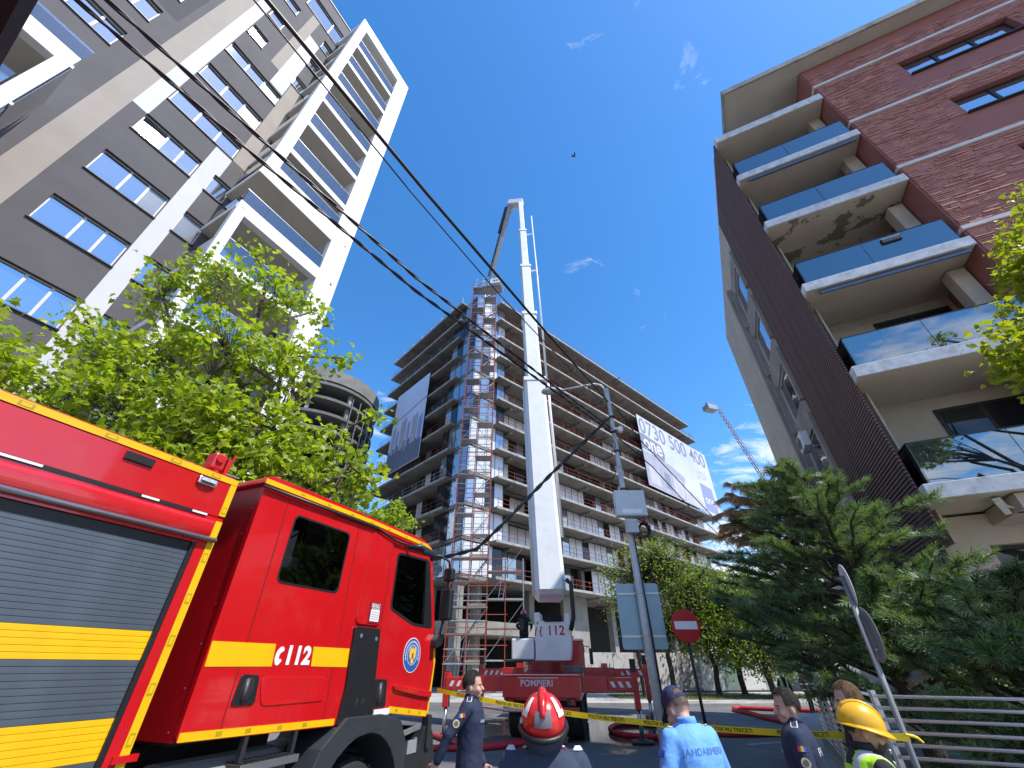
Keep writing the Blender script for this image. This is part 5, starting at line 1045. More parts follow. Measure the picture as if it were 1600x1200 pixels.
# ---------------------------------------------------------------- bird
P = atY(897, 244, 26); bd_ = thing('bird', 'small dark bird flying in the blue sky', 'bird', P, 60)
m = MB(); m.ell((0, 0, 0), (.22, .07, .07)); m.ell((.22, 0, .03), (.07, .05, .05)); m.add([(-.2, -.04, 0), (-.2, .04, 0), (-.42, .09, .0), (-.42, -.09, .0)], [(0, 1, 2, 3)]); 
for s_ in (-1, 1): m.add([(.1, s_ * .04, .02), (-.1, s_ * .04, .02), (-.16, s_ * .22, .2), (.04, s_ * .25, .24), (-.14, s_ * .42, .3)], [(0, 1, 2, 3), (3, 2, 4)])
m.build('body', mat('bird_black', (.02, .02, .02), .8), bd_, fix=False)
# ---------------------------------------------------------------- dark parasol whose rim cuts the top left corner
e0 = gnd(60, 0, 4.2); e1 = gnd(0, 105, 4.2); ed = (e1 - e0).normalized(); nb = Vector((ed.y, -ed.x, 0)); nb = nb if nb.y < 0 else -nb
pc = e0 - ed * .9 + ed * 1.4 + nb * 1.5; pr = thing('parasol', 'dark maroon square parasol whose rim shows beside the tower', 'parasol', (pc.x, pc.y, 0), 90)
cs = [e0 - ed * .9 - pc, e0 + ed * 2.2 - pc, e0 + ed * 2.2 + nb * 3 - pc, e0 - ed * .9 + nb * 3 - pc]
m = MB(); m.add([(*c.xy, 4.2) for c in cs] + [(0, 0, 5.0)] + [(*(c.xy * 1.0), 4.05) for c in cs], [(0, 1, 4), (1, 2, 4), (2, 3, 4), (3, 0, 4), (0, 1, 6, 5), (1, 2, 7, 6), (2, 3, 8, 7), (3, 0, 5, 8)]); m.build('canopy', mat('maroon_canvas', (.035, .012, .018), .9, var=.2), pr)
m = MB(); m.tube([(0, 0, .06), (0, 0, 4.95)], .03, 10); m.build('mast', M['dark_metal'], pr); m = MB(); m.box(-.3, .3, -.3, .3, 0, .06); m.build('base_plate', M['dark_metal'], pr)

# ================================================================ metal rail fence by the conifer
FA = Vector((3.9, 5.5, 0)); d1 = Vector((math.sin(R(115.8)), math.cos(R(115.8)), 0)); d2 = Vector((math.sin(R(27)), math.cos(R(27)), 0))
fn = thing('rail_fence', 'silver tubular rail fence turning the corner in front of the conifer', 'fence', FA, 90)
for k in range(14):
    z = 1.63 - .098 * k
    for d, L_ in ((d1, 6.5), (d2, 9.5)):
        q = MB(); q.tube([d * .03 + Vector((0, 0, z)), d * L_ + Vector((0, 0, z))], .016, 8); q.build('rail', M['alu'], fn, smooth=True)
for d, L_ in ((d1, 6.5), (d2, 9.5)):
    s_ = .0 if d is d1 else 1.6
    while s_ < L_ + .1: q = MB(); p = d * s_ + Vector((-d.y, d.x, 0)) * (.04 if d is d1 else -.04); q.box(p.x - .025, p.x + .025, p.y - .025, p.y + .025, .12, 1.68); q.build('post', GALV, fn); s_ += 1.6
for d, L_ in ((d1, 6.5), (d2, 9.5)):
    q = MB(); q.bar(d * .14 + Vector((0, 0, .2)), d * L_ + Vector((0, 0, .2)), .22, .26); q.build('plinth', M['concrete'], fn)
# ================================================================ site hoarding
HW = mat('hoarding_white', (.62, .60, .58), .7, var=.08, scale=2, mix=(.30, .29, .28), mixscale=1.4, mixlo=.56, mixhi=.7); HD = mat('hoarding_blotchy', (.20, .19, .19), .7, var=.4, scale=6, mix=(.55, .53, .5), mixscale=5, mixlo=.5, mixhi=.56); HN = mat('hoarding_navy', (.02, .022, .045), .6, var=.2); HG = mat('hoarding_green', (.16, .22, .19), .7, var=.2)  # grey and pale blotches mixed at random into the panel colours
h0 = Vector((4.6, 39.6, 0)); hd = (Vector((30, 43.0, 0)) - h0).normalized(); haz = math.degrees(math.atan2(hd.x, hd.y))
ho = thing('site_hoarding', 'white and printed site hoarding panels standing behind the street trees', 'hoarding', h0, haz)
kinds = [HW, HW, HW, HD, HW, HD, HW, HG, HW, HD, HN, HN, HW, HG, HW, HD]
for i, mt_ in enumerate(kinds):
    q = MB(); q.box(i * 1.85, i * 1.85 + 1.8, -.03, 0, .16, 2.75 + (.04 if i % 3 else 0)); q.build('hoarding_panel', mt_, ho)
    q = MB(); q.box(i * 1.85 - .06, i * 1.85 - .01, 0, .06, .13, 2.8); q.build('post', GALV, ho)
text('0730 508 400', .62, WP, ho, (20.3, -.036, 2.25), UPX, offset=.006)
for i in range(5): q = MB(); q.box(18.6 + .68 * i, 19.1 + .68 * i, -.04, -.034, 1.0, 1.15 + .3 * (i % 3)); q.build('printed_block', HG if i % 2 else HD, ho)
q = MB(); q.box(0, 29.6, -.12, -.032, .13, .24); q.build('kick_board', M['dark_metal'], ho)

# ================================================================ hoses, tape
def hose(label, px, r=.055, z=.055, group='red fire hoses lying on the road'):
    P = [gnd(x, y, z) for x, y in px]; out = []
    for i in range(len(P) - 1):
        p0, p1, p2, p3 = P[max(i - 1, 0)], P[i], P[i + 1], P[min(i + 2, len(P) - 1)]
        for k in range(6):
            t = k / 6; out.append(.5 * ((2 * p1) + (-p0 + p2) * t + (2 * p0 - 5 * p1 + 4 * p2 - p3) * t * t + (-p0 + 3 * p1 - 3 * p2 + p3) * t ** 3))
    out.append(P[-1]); q = MB(); q.tube(out, r, 8); return tag(q.build('fire_hose', M['red_hose'], smooth=True), label, 'hose', group)
hose('red fire hose looping round the right outrigger foot', [(1240, 1146), (1120, 1147), (1060, 1131), (1000, 1130), (966, 1132), (953, 1138), (962, 1145), (1000, 1150), (1050, 1151), (1100, 1146)], .07, .07)
hose('red fire hose bent double on the far kerb', [(1330, 1112), (1260, 1110), (1180, 1107), (1150, 1106), (1149, 1109), (1170, 1114), (1200, 1122), (1240, 1130)], .09, .09)
hose('red fire hose stretching behind the policeman toward the fire engine', [(640, 1140), (680, 1150), (705, 1158), (740, 1165), (800, 1160), (850, 1150)], .07, .07); hose('red fire hose lying straight beneath the policeman beside the fire engine', [(640, 1168), (700, 1169), (760, 1168), (830, 1160)], .07, .07)
hose('thin pale hose lying past the left outrigger', [(750, 1104), (775, 1108), (800, 1112), (830, 1116)], .03, .03)
TA = atY(683, 1078, 7.0); TBp = atY(1421, 1152, 4.44); TAPE = mat('barrier_tape_yellow', (.78, .58, .01), .5, var=.05); TINK = mat('tape_lettering', (.05, .04, .01), .6)
Lt = (TBp - TA).length; tdir = (TBp - TA).normalized()
def tp(s, h):
    t = s / Lt; sag = -.10 * 4 * t * (1 - t); tw = .25 * math.sin(s * 1.3) ; nrm = Vector((-tdir.y, tdir.x, 0)).normalized()
    return TA + tdir * s + Vector((0, 0, sag + h * math.cos(tw))) + nrm * h * math.sin(tw)
m = MB(); n = 90
for i in range(n + 1): m.v += [tuple(tp(Lt * i / n, -.026)), tuple(tp(Lt * i / n, .026))]
for i in range(n): m.f.append((2 * i, 2 * i + 2, 2 * i + 3, 2 * i + 1)); m.m.append(0)
tpe = tag(m.build('barrier_tape', TAPE, fix=False), 'yellow police barrier tape with black lettering stretched across the street', 'tape')
cam_side = Vector((0, 0, HC)); s_ = .55
tm0 = text_mesh('POLITIA NU TRECETI', .044, offset=.001); 
while s_ < Lt - .4:
    me = tm0.copy()
    for v in me.vertices:
        p = tp(s_ + v.co.x, v.co.y * 1.0); v.co = p + (Vector((0, -1, 0))) * .003
    me.materials.clear(); me.materials.append(TINK); put('lettering', me, tpe); s_ += .62
m = MB(); e = TBp; m.tube([e + Vector((-.03, -.01, .02)), e + Vector((.015, -.03, .01)), e + Vector((.035, -.04, -.0)), e + Vector((.06, -.05, -.03))], [.012, .014, .013, .008], 6); m.build('tape_knot', TAPE, tpe)
# ================================================================ trees
BARK = mat('bark', (.10, .078, .055), .95, var=.4, scale=9, bump=.8, bscale=30, streak=.6); BARK_D = mat('bark_dark', (.045, .036, .028), .95, var=.4, scale=9, bump=.8, bscale=30)
MAPLE = [(0, 0), (.22, -.06), (.5, -.2), (.46, .02), (.72, .0), (.56, .22), (.98, .5) and (.62, .34), (.40, .42), (.44, .62), (.24, .6), (.0, 1.0)]
MAPLE = [(0, 0), (.20, -.10), (.46, -.16), (.40, .06), (.62, .22), (.40, .34), (.30, .62), (.16, .56), (0, 1.0), (-.16, .56), (-.30, .62), (-.40, .34), (-.62, .22), (-.40, .06), (-.46, -.16), (-.20, -.10)]
OVAL = [(0, 0), (.22, .25), (.26, .5), (.14, .8), (0, 1.0), (-.14, .8), (-.26, .5), (-.22, .25)]
SIMPLE = [(0, 0), (.3, .4), (0, 1), (-.3, .4)]
def add_leaf(m, p, size, shape, rg, up=.55):
    nrm = Vector((rg.gauss(0, 1), rg.gauss(0, 1), rg.gauss(0, 1) + up * 2)).normalized(); t = Vector((rg.gauss(0, 1), rg.gauss(0, 1), rg.gauss(-.5, .8))); t = (t - nrm * t.dot(nrm)).normalized(); b = nrm.cross(t); o = len(m.v); fold = rg.uniform(.05, .28)
    for x, y in shape: q = p + (b * x + t * y + nrm * (abs(x) * fold - y * y * .15)) * size; m.v.append((q.x, q.y, q.z))
    n = len(shape)
    if n > 8:
        h = n // 2; m.f.append(tuple(o + i for i in range(0, h + 1))); m.f.append(tuple([o] + [o + i for i in range(h, n)])); m.m += [0, 0]
    else: m.f.append(tuple(o + i for i in range(n))); m.m.append(0)
def wander(a, b, n, amp, rg):
    out = [Vector(a)]
    for i in range(1, n): t = i / n; out.append(Vector(a).lerp(Vector(b), t) + Vector((rg.gauss(0, amp), rg.gauss(0, amp), rg.gauss(0, amp) + amp * 1.2 * math.sin(math.pi * t))))
    return out + [Vector(b)]
def leafy_tree(name, label, base, fork_z, blobs, leafmat, size, per_m3, seed, shape=MAPLE, trunk_r=.16, group=None, lean=(0, 0), bark=None, cluster=9, bare=0, twig_r=.007, spread=.2):
    rg = random.Random(seed); base = Vector((base[0], base[1], 0)); t = thing(name, label, 'tree', base, 90, group); bk_ = bark or BARK
    fork = Vector((lean[0], lean[1], fork_z)); tr = MB(); tr.tube([Vector((0, 0, -.05)), Vector((0, 0, .25))] + wander((0, 0, .4), fork, 5, trunk_r * .3, rg), [trunk_r * 1.5, trunk_r * 1.15] + [trunk_r * (1 - .06 * i) for i in range(6)], 12); tr.build('trunk', bk_, t, smooth=True)
    br = MB(); lf = MB()
    for c, r in blobs:
        c = Vector(c) - base; rr_ = r if isinstance(r, (tuple, list)) else (r, r, r * .85)
        st = fork if c.z > fork.z - .3 else Vector((fork.x * .7, fork.y * .7, max(1.5, c.z - .6)))
        limb = wander(st, c, 6, .12 * (c - st).length / 2, rg); r0 = min(trunk_r * .55, .022 * (c - st).length + .015); br.tube(limb, [r0 * (1 - .11 * i) for i in range(len(limb))], 7)
        vol = 4.19 * rr_[0] * rr_[1] * rr_[2]; nt_ = max(6, int(vol * per_m3))
        for k in range(nt_):
            while True:
                d = Vector((rg.uniform(-1, 1), rg.uniform(-1, 1), rg.uniform(-1, 1)))
                if .15 < d.length < 1: break
            d = d.normalized() * d.length ** .45; p = c + Vector((d.x * rr_[0], d.y * rr_[1], d.z * rr_[2])) * rg.uniform(.85, 1.12)
            src = limb[rg.choice((-1, -1, -2, -3))]
            if k % 2 == 0 or bare: br.tube(wander(src, p, 3, .05, rg), [twig_r * 2.2, twig_r * 1.6, twig_r * 1.2, twig_r * .7], 4, cap=False)
            if rg.random() < bare: continue
            for j in range(rg.randint(cluster - 3, cluster + 3)):
                q = p + Vector((rg.gauss(0, spread), rg.gauss(0, spread), rg.gauss(0, spread * .7))); add_leaf(lf, q, size * rg.uniform(.55, 1.2), shape, rg)
    tag(br.build('branches', bk_, t, smooth=True, fix=False), kind='stuff'); tag(lf.build('crown', leafmat, t, fix=False), kind='stuff'); return t
LEAF_PLANE = mat_leaf('plane_leaf', (.18, .28, .018), (.38, .43, .045), .5, .42)
LEAF_STREET = mat_leaf('street_leaf', (.12, .20, .025), (.24, .30, .05), .45, .5); LEAF_YEL = mat_leaf('yellow_green_leaf', (.22, .30, .02), (.36, .34, .03), .45, .45)
def blobs(l): return [(atY(x, y, Y), r) for x, y, Y, r in l]
leafy_tree('plane_tree', 'bright green plane tree growing between the fire engine and the white tower', (-6.3, 8.5), 3.4,
  blobs([(345, 440, 8.2, .85), (255, 462, 8.0, .75), (430, 462, 8.5, .8), (487, 488, 8.7, .55), (150, 545, 7.6, .75), (240, 560, 7.7, .9), (345, 540, 8.1, 1.0), (440, 575, 8.5, .95), (500, 540, 9.0, .36), (532, 560, 9.2, .16), (105, 615, 7.4, .75), (62, 600, 7.3, .42), (185, 640, 7.5, .95), (300, 660, 7.8, 1.1), (400, 665, 8.2, 1.0), (480, 700, 8.9, .7), (555, 690, 9.5, .4), (583, 650, 9.7, .16), (360, 735, 8.0, .95), (450, 745, 8.6, .9), (530, 745, 9.2, .75), (578, 750, 9.6, .35), (250, 720, 7.6, .9), (560, 790, 9.6, .4), (400, 400, 8.4, .3), (135, 500, 7.7, .25)]), LEAF_PLANE, .165, 24, 4, trunk_r=.15, cluster=8, spread=.2)
leafy_tree('street_tree', 'low leafy tree top showing above the fire engine cab', (-6.1, 22.0), 3.0, blobs([(612, 806, 22, .8), (590, 820, 22, .8), (632, 818, 22, .55), (600, 850, 22, 1.1)]), LEAF_PLANE, .22, 30, 8, trunk_r=.12, shape=OVAL)
leafy_tree('edge_tree', 'leafy tree beside the tower with only its twig tips showing at the wall', (-8.4, 3.2), 3.2, blobs([(-22, 540, 5.2, .42), (-12, 500, 5.3, .3), (-25, 590, 5.0, .35), (-70, 560, 4.8, .7)]), LEAF_PLANE, .15, 60, 9, trunk_r=.13)
leafy_tree('maple_tree', 'yellow green tree whose twigs reach in front of the brick balconies', (11.0, 3.0), 4.0, blobs([(1592, 375, 4.2, .30), (1590, 425, 4.2, .18), (1598, 505, 4.2, .30), (1600, 300, 4.3, .12), (1590, 560, 4.2, .2), (1660, 420, 4.0, .6), (1650, 540, 4.0, .6), (1640, 330, 4.1, .35)]), LEAF_YEL, .10, 190, 10, trunk_r=.12, spread=.11)
st_ = [((1010, 1094), [(1005, 905, 3.0), (1040, 880, 2.2), (985, 945, 1.8)], .62, 'thin half bare street tree in front of the overhang'), ((1056, 1092), [(1075, 930, 2.2), (1050, 985, 1.8), (1095, 900, 1.4)], .25, 'street tree standing behind the no entry sign'),
       ((1126, 1091), [(1120, 945, 2.4), (1135, 1000, 2.2), (1095, 985, 1.8)], .05, 'bushy green street tree in front of the blotchy hoarding'), ((1166, 1090), [(1165, 930, 2.6), (1175, 1000, 2.4)], .05, 'dense green street tree beside the navy hoarding panels'), ((1214, 1096), [(1205, 960, 2.6), (1225, 1010, 2.0), (1190, 1010, 2.0)], .05, 'dark trunked street tree next to the conifer')]
for i, (bp_, bl_, bare, lab) in enumerate(st_):
    b = gnd(*bp_); leafy_tree('street_tree', lab, (b.x, b.y), 3.6, [(atY(x, y, b.y + random.uniform(-.8, .8)), (r, r, r * .9)) for x, y, r in bl_], LEAF_STREET, .22, 7.5, 30 + i, shape=OVAL, trunk_r=.2, group='street trees before the hoarding', bark=BARK_D, cluster=9, bare=bare, twig_r=.012, spread=.42)

def conifer(name, label, base, H, Rm, seed, nb=80, z0=.6, mats=None, top_brown=None, squash=1., crown_pow=.75, droop=.25, dirs=None, twigl=.23):
    rg = random.Random(seed); base = Vector((base[0], base[1], 0)); t = thing(name, label, 'conifer', base, 90); tr = MB()
    spine = wander((0, 0, 0), (rg.uniform(-.3, .3), rg.uniform(-.3, .3), H), 8, .06, rg); tr.tube(spine, [.17 * (1 - .11 * i) for i in range(9)], 9); tr.build('trunk', BARK_D, t, smooth=True)
    br = MB(); lf = MB()
    for i in range(nb):
        f = (i + rg.random()) / nb; z = z0 + (H - z0) * f; L_ = Rm * ((1 - f) ** crown_pow * .95 + .10) * rg.uniform(.65, 1.15); a = rg.uniform(0, 2 * math.pi) if not dirs else R(rg.uniform(*rg.choice(dirs)))
        d = Vector((math.cos(a), math.sin(a) * squash, 0)); sp = spine[min(8, int(f * 8))]; st = Vector((sp.x, sp.y, z)); pts = []
        rise = rg.uniform(.1, .95) * (1 - .3 * f)
        for k in range(7): s_ = k / 6; pts.append(st + d * L_ * s_ + Vector((0, 0, L_ * (rise * s_ - droop * s_ * s_))) + Vector((rg.gauss(0, .03), rg.gauss(0, .03), rg.gauss(0, .03))))
        br.tube(pts, [.028 * (1 - .12 * k) * min(1.4, L_) for k in range(7)], 5, cap=False)
        brown = 1 if top_brown and z > top_brown and rg.random() < .85 else 0
        ntw = int((26 + 44 * L_) * (1.7 if brown else 1))
        for k in range(ntw):
            s_ = rg.uniform(.18, 1.0) ** .8; j = min(5, int(s_ * 6)); p = pts[j].lerp(pts[j + 1], s_ * 6 - j); bd = (pts[j + 1] - pts[j]).normalized(); sd = bd.cross(Vector((0, 0, 1))).normalized() * rg.choice((-1, 1))
            td = (bd * rg.uniform(.5, 1.1) + sd * rg.uniform(.2, 1.1) + Vector((0, 0, rg.uniform(-.45, .75)))).normalized(); tl = twigl * rg.uniform(.55, 1.25)
            if brown: td = (td + Vector((0, 0, -1.1))).normalized()
            sid = td.cross(Vector((rg.gauss(0, 1), rg.gauss(0, 1), rg.gauss(0, 1)))).normalized(); upv = sid.cross(td)
            nbld = 8
            for q in range(nbld):
                u = (q + .5) / nbld; o = p + td * tl * u; sg = 1 if q % 2 else -1; bl = tl * .5 * (1.15 - .75 * u); e = (td * .85 + sid * sg * .62 + upv * rg.uniform(-.35, .35)).normalized(); w = e.cross(upv).normalized() * bl * .085
                i0 = len(lf.v); tip = o + e * bl; mid = o + e * bl * .45
                lf.v += [tuple(o), tuple(mid + w), tuple(tip), tuple(mid - w)]; lf.f.append((i0, i0 + 1, i0 + 2, i0 + 3)); lf.m.append(brown)
            i0 = len(lf.v); tip = p + td * tl * 1.15; w = sid * tl * .05; lf.v += [tuple(p - w), tuple(p + w), tuple(tip)]; lf.f.append((i0, i0 + 1, i0 + 2)); lf.m.append(brown)
    tag(br.build('branches', BARK_D, t, fix=False), kind='stuff'); tag(lf.build('crown', mats, t, fix=False), kind='stuff'); return t
NEED = mat_leaf('conifer_spray', (.05, .105, .045), (.21, .28, .13), .3, .5); NEED_B = mat_leaf('dry_spray', (.40, .22, .12), (.60, .40, .25), .3, .8); NEED2 = mat_leaf('conifer_spray_dark', (.045, .095, .045), (.17, .24, .11), .3, .5)
conifer('conifer_tree', 'dark green feathery conifer in front of the slatted screen', (6.5, 8.3), 5.3, 2.2, 21, nb=120, z0=.9, mats=[NEED, NEED_B], crown_pow=.45, droop=.12)
conifer('conifer_tree', 'low spreading conifer behind the silver rail fence', (6.35, 6.3), 2.75, 1.8, 22, nb=90, z0=.4, mats=[NEED, NEED_B], crown_pow=.4, droop=.2)
conifer('conifer_tree', 'conifer with a dry brown drooping top beside the lamp post', (7.8, 12.4), 6.7, 2.3, 23, nb=140, z0=1.7, mats=[NEED2, NEED_B], top_brown=4.6, crown_pow=.30, droop=.22)
conifer('conifer_tree', 'shaded conifer filling the gap between the rail fence and the street trees', (11.2, 17.4), 5.0, 1.7, 24, nb=80, z0=1.6, mats=[NEED2, NEED_B], crown_pow=.5, droop=.2)
# ================================================================ people
SKIN = mat('skin', (.52, .30, .22), .55, var=.10, scale=14, bump=.08, bscale=120, mix=(.56, .26, .20), mixscale=9, mixlo=.55, mixhi=.75); SKIN_T = mat('skin_tanned', (.40, .21, .145), .55, var=.12, scale=14, bump=.08, bscale=120)
def cloth(name, c, rough=.85): return mat(name, c, rough, var=.16, scale=5, bump=.9, bscale=9)
NAVY = cloth('navy_uniform', (.016, .024, .058)); NAVY2 = cloth('navy_trousers', (.014, .02, .045)); LBLUE = cloth('light_blue_shirt', (.15, .37, .80)); FJ = cloth('fire_jacket_navy', (.028, .042, .075)); DKC = cloth('dark_clothing', (.014, .014, .016)); SHIRT = cloth('pale_shirt', (.55, .60, .72)); HIV = cloth('hi_vis_vest', (.42, .80, .03)); GREYR = mat('reflective_band', (.50, .52, .52), .4, var=.1, scale=30); BOOT = mat('black_boot', (.012, .012, .012), .5)
HAIR_B = mat('brown_hair', (.034, .022, .016), .7, var=.4, scale=60, bump=.8, bscale=160); HAIR_L = mat('light_brown_hair', (.16, .085, .04), .7, var=.4, scale=60, bump=.8, bscale=160); HAIR_G = mat('short_dark_hair', (.03, .024, .02), .75, var=.4, scale=60, bump=.8, bscale=160)
EYEW = mat('eye_white', (.42, .38, .36), .4); EYED = mat('eye_dark', (.02, .012, .01), .2); LIP = mat('lip', (.36, .13, .11), .5)
def remesh(mb, vox, sm=4):
    me = mb.mesh('tmp', [SKIN]); o = bpy.data.objects.new('tmp', me); col.objects.link(o)
    a = o.modifiers.new('r', 'REMESH'); a.mode = 'VOXEL'; a.voxel_size = vox; b = o.modifiers.new('s', 'SMOOTH'); b.iterations = sm; b.factor = .5
    dg = bpy.context.evaluated_depsgraph_get(); out = bpy.data.meshes.new_from_object(o.evaluated_get(dg)); bpy.data.objects.remove(o); bpy.data.meshes.remove(me); return out
def dress(name, me, mats, parent, fn=None):
    me.materials.clear(); mats = mats if isinstance(mats, (list, tuple)) else [mats]
    for x in mats: me.materials.append(x)
    me.polygons.foreach_set('use_smooth', [True] * len(me.polygons))
    if fn: me.polygons.foreach_set('material_index', [fn(p.center) for p in me.polygons])
    me.update(); return put(name, me, parent)
def epatch(m, c, r, az0, az1, ph0, ph1, n=10, k=8, phf=None, off=0., nz=0., rg=None):
    """piece of an ellipsoid surface; azimuth measured from +x (front), ph from the top, degrees"""
    o = len(m.v); c = Vector(c)
    for i in range(n + 1):
        a = R(az0 + (az1 - az0) * i / n); lim = phf(math.degrees(a)) if phf else ph1
        for j in range(k + 1):
            p = R(ph0 + (lim - ph0) * j / k); u = Vector((math.sin(p) * math.cos(a), math.sin(p) * math.sin(a), math.cos(p))); s_ = 1 + (rg.gauss(0, nz) if nz else 0)
            m.v.append(tuple(c + Vector((u.x * (r[0] + off), u.y * (r[1] + off), u.z * (r[2] + off))) * s_))
    for i in range(n):
        for j in range(k): a = o + i * (k + 1) + j; m.f.append((a, a + 1, a + k + 2, a + k + 1)); m.m.append(0)
    return m
def hand(m, w, d, inward, sz=1., curl=.5):
    """palm and five bent fingers growing from wrist w along d; inward = direction the palm faces"""
    d = Vector(d).normalized(); n = Vector(inward); n = (n - d * n.dot(d)).normalized(); s_ = d.cross(n); w = Vector(w)
    rot = Matrix((d, s_, n)).transposed(); m.ell(w + d * .045 * sz, (.052 * sz, .041 * sz, .017 * sz), 12, 8, rot)
    for i, (off, L_) in enumerate(((-.03, .068), (-.01, .078), (.011, .073), (.03, .058))):
        a = w + d * .082 * sz + s_ * off * sz; b = a + (d * math.cos(curl * .6) + n * math.sin(curl * .6)) * L_ * .5 * sz; c = b + (d * math.cos(curl * 1.6) + n * math.sin(curl * 1.6)) * L_ * .5 * sz
        m.caps(a, b, .0092 * sz, .0086 * sz, 8); m.caps(b, c, .0086 * sz, .007 * sz, 8)
    a = w + d * .03 * sz - s_ * .035 * sz; b = a + (d * .6 - s_ * .6 + n * .35).normalized() * .04 * sz; m.caps(a, b, .012 * sz, .01 * sz, 8); m.caps(b, b + (d * .9 - s_ * .05 + n * .35).normalized() * .032 * sz, .01 * sz, .008 * sz, 8)
def person(label, loc, az, H, top, legs, arms=None, head=(0, 0), lean=0., skin=None, hair=None, hairline=None, sleeves='long', extra=None, vox=.011, group=None, headwear=None, topfn=None, collar=True, bulk=1., stride=.0, face=True):
    t = thing('person', label, 'person', loc, az, group); s_ = H / 1.75; t.scale = (s_, s_, s_); skin = skin or SKIN
    A = dict(er=(-.03, -.27, 1.13), wr=(.06, -.28, .88), el=(-.03, .27, 1.13), wl=(.06, .28, .88)); A.update(arms or {})
    hipz = .95; LM = Matrix.Translation((0, 0, hipz)) @ Matrix.Rotation(lean, 4, 'Y') @ Matrix.Translation((0, 0, -hipz))
    HM = LM @ Matrix.Translation((0, 0, 1.452)) @ Matrix.Rotation(head[0], 4, 'Z') @ Matrix.Rotation(head[1], 4, 'Y')
    def app(m, M_, i0=0): m.v[i0:] = [tuple(M_ @ Vector(v)) for v in m.v[i0:]]
    b = MB()
    b.ell((.0, 0, .155), (.098, .078, .105)); b.ell((.035, 0, .10), (.068, .062, .085)); b.ell((.06, 0, .045), (.037, .040, .030)); b.caps((.100, 0, .128), (.119, 0, .095), .009, .0155); b.ell((.083, 0, .143), (.022, .052, .013)); b.ell((.098, 0, .062), (.012, .024, .011))
    for sg in (-1, 1): b.ell((-.004, sg * .079, .105), (.021, .011, .033)); b.ell((.07, sg * .045, .09), (.03, .022, .03))
    app(b, HM); i0 = len(b.v)
    b.caps((-.012, 0, 1.43), tuple((LM.inverted() @ HM @ Vector((-.008, 0, .06)))), .062, .056)
    b.loft([((0, 0, z), rx, ry) for z, rx, ry in ((.90, .105, .15), (1.05, .10, .14), (1.2, .11, .155), (1.36, .11, .165), (1.43, .07, .1))])
    for sd, e, w in ((-1, A['er'], A['wr']), (1, A['el'], A['wl'])):
        sh = Vector((0, sd * .175, 1.40)); b.caps(sh, e, .048, .038); b.caps(e, w, .038, .027); hand(b, w, Vector(w) - Vector(e), (0, -sd, 0))
    app(b, LM, i0); i0 = len(b.v)
    for sd in (-1, 1): b.caps((0, sd * .09, .92), (.02 + sd * stride * .4, sd * .095, .5), .075, .052); b.caps((.02 + sd * stride * .4, sd * .095, .5), (-.02 + sd * stride, sd * .1, .1), .05, .036)
    body = dress('body', remesh(b, vox * .8, 2), skin, t)
    # upper garment
    g = MB(); k = bulk
    g.loft([((cx_, 0, z), rx * k, ry * k) for z, rx, ry, cx_ in ((.84, .135, .178, 0), (.95, .13, .172, 0), (1.06, .125, .165, 0), (1.18, .132, .175, 0), (1.30, .138, .19, 0), (1.385, .122, .19, -.004), (1.435, .098, .155, -.008), (1.475, .070, .088, -.01))])
    for sd, e, w in ((-1, A['er'], A['wr']), (1, A['el'], A['wl'])):
        sh = Vector((0, sd * .172, 1.395)); e = Vector(e); w = Vector(w); g.ell(sh, (.07 * k, .062 * k, .06 * k)); g.caps(sh, e, .066 * k, .053 * k)
        if sleeves == 'long': g.caps(e, e.lerp(w, .93), .053 * k, .042 * k); g.ell(e, (.058 * k, .056 * k, .056 * k))
        else: pass
    app(g, LM); gm = remesh(g, vox, 5); top_o = dress('upper_garment', gm, top, t, topfn)
    if collar:
        q = MB(); pr = [(.074, 1.455), (.070, 1.50), (.066, 1.515), (.060, 1.505), (.064, 1.46)]; q.lathe(pr, (-.008, 0, 0), 20); app(q, LM); q.build('collar', top if not isinstance(top, (list, tuple)) else top[0], t, smooth=True)
    l = MB()
    for sd in (-1, 1):
        kx = .02 + sd * stride * .4; ax = -.02 + sd * stride; l.caps((0, sd * .09, .90), (kx, sd * .097, .5), .098, .07); l.caps((kx, sd * .097, .5), (ax, sd * .1, .13), .07, .062)
    l.ell((0, 0, .92), (.125, .165, .11)); dress('trousers', remesh(l, vox * 1.3, 4), legs, t)
    for sd in (-1, 1): q = MB(); ax = -.02 + sd * stride; q.ell((ax + .05, sd * .1, .05), (.14, .052, .05)); q.caps((ax, sd * .1, .06), (ax, sd * .1, .16), .05, .05); q.build('boot', BOOT, t, smooth=True)
    if hair:
        rg = random.Random(len(label)); hl = hairline or (lambda a: 118 if abs((a + 180) % 360 - 180) > 115 else (97 if abs((a + 180) % 360 - 180) > 62 else 56))
        q = MB(); epatch(q, (-.004, 0, .158), (.100, .080, .108), 0, 360, 0, 0, 44, 12, hl, .006, .012, rg); hs_ = []
        if vox < .02:
            for _ in range(2600):
                a_ = rg.uniform(0, 360); lim = hl(a_) + rg.gauss(0, 3.5); p_ = R(lim * math.sqrt(rg.random())); a_ = R(a_); u = Vector((math.sin(p_) * math.cos(a_), math.sin(p_) * math.sin(a_), math.cos(p_)))
                o_ = Vector((-.004, 0, .158)) + Vector((u.x * .1055, u.y * .0855, u.z * .1135)); tn = Vector((-.55, u.y * .5, -.75)); tn = (tn - u * tn.dot(u)).normalized() * rg.uniform(.012, .026) + u * rg.uniform(.001, .007); sd_ = u.cross(tn).normalized() * .0012
                hs_.append((o_ - sd_, o_ + sd_, o_ + tn))
            for tri in hs_: i_ = len(q.v); q.v += [tuple(x_) for x_ in tri]; q.f.append((i_, i_ + 1, i_ + 2)); q.m.append(0)
        app(q, HM); q.build('hair', hair, t, smooth=True, fix=False)
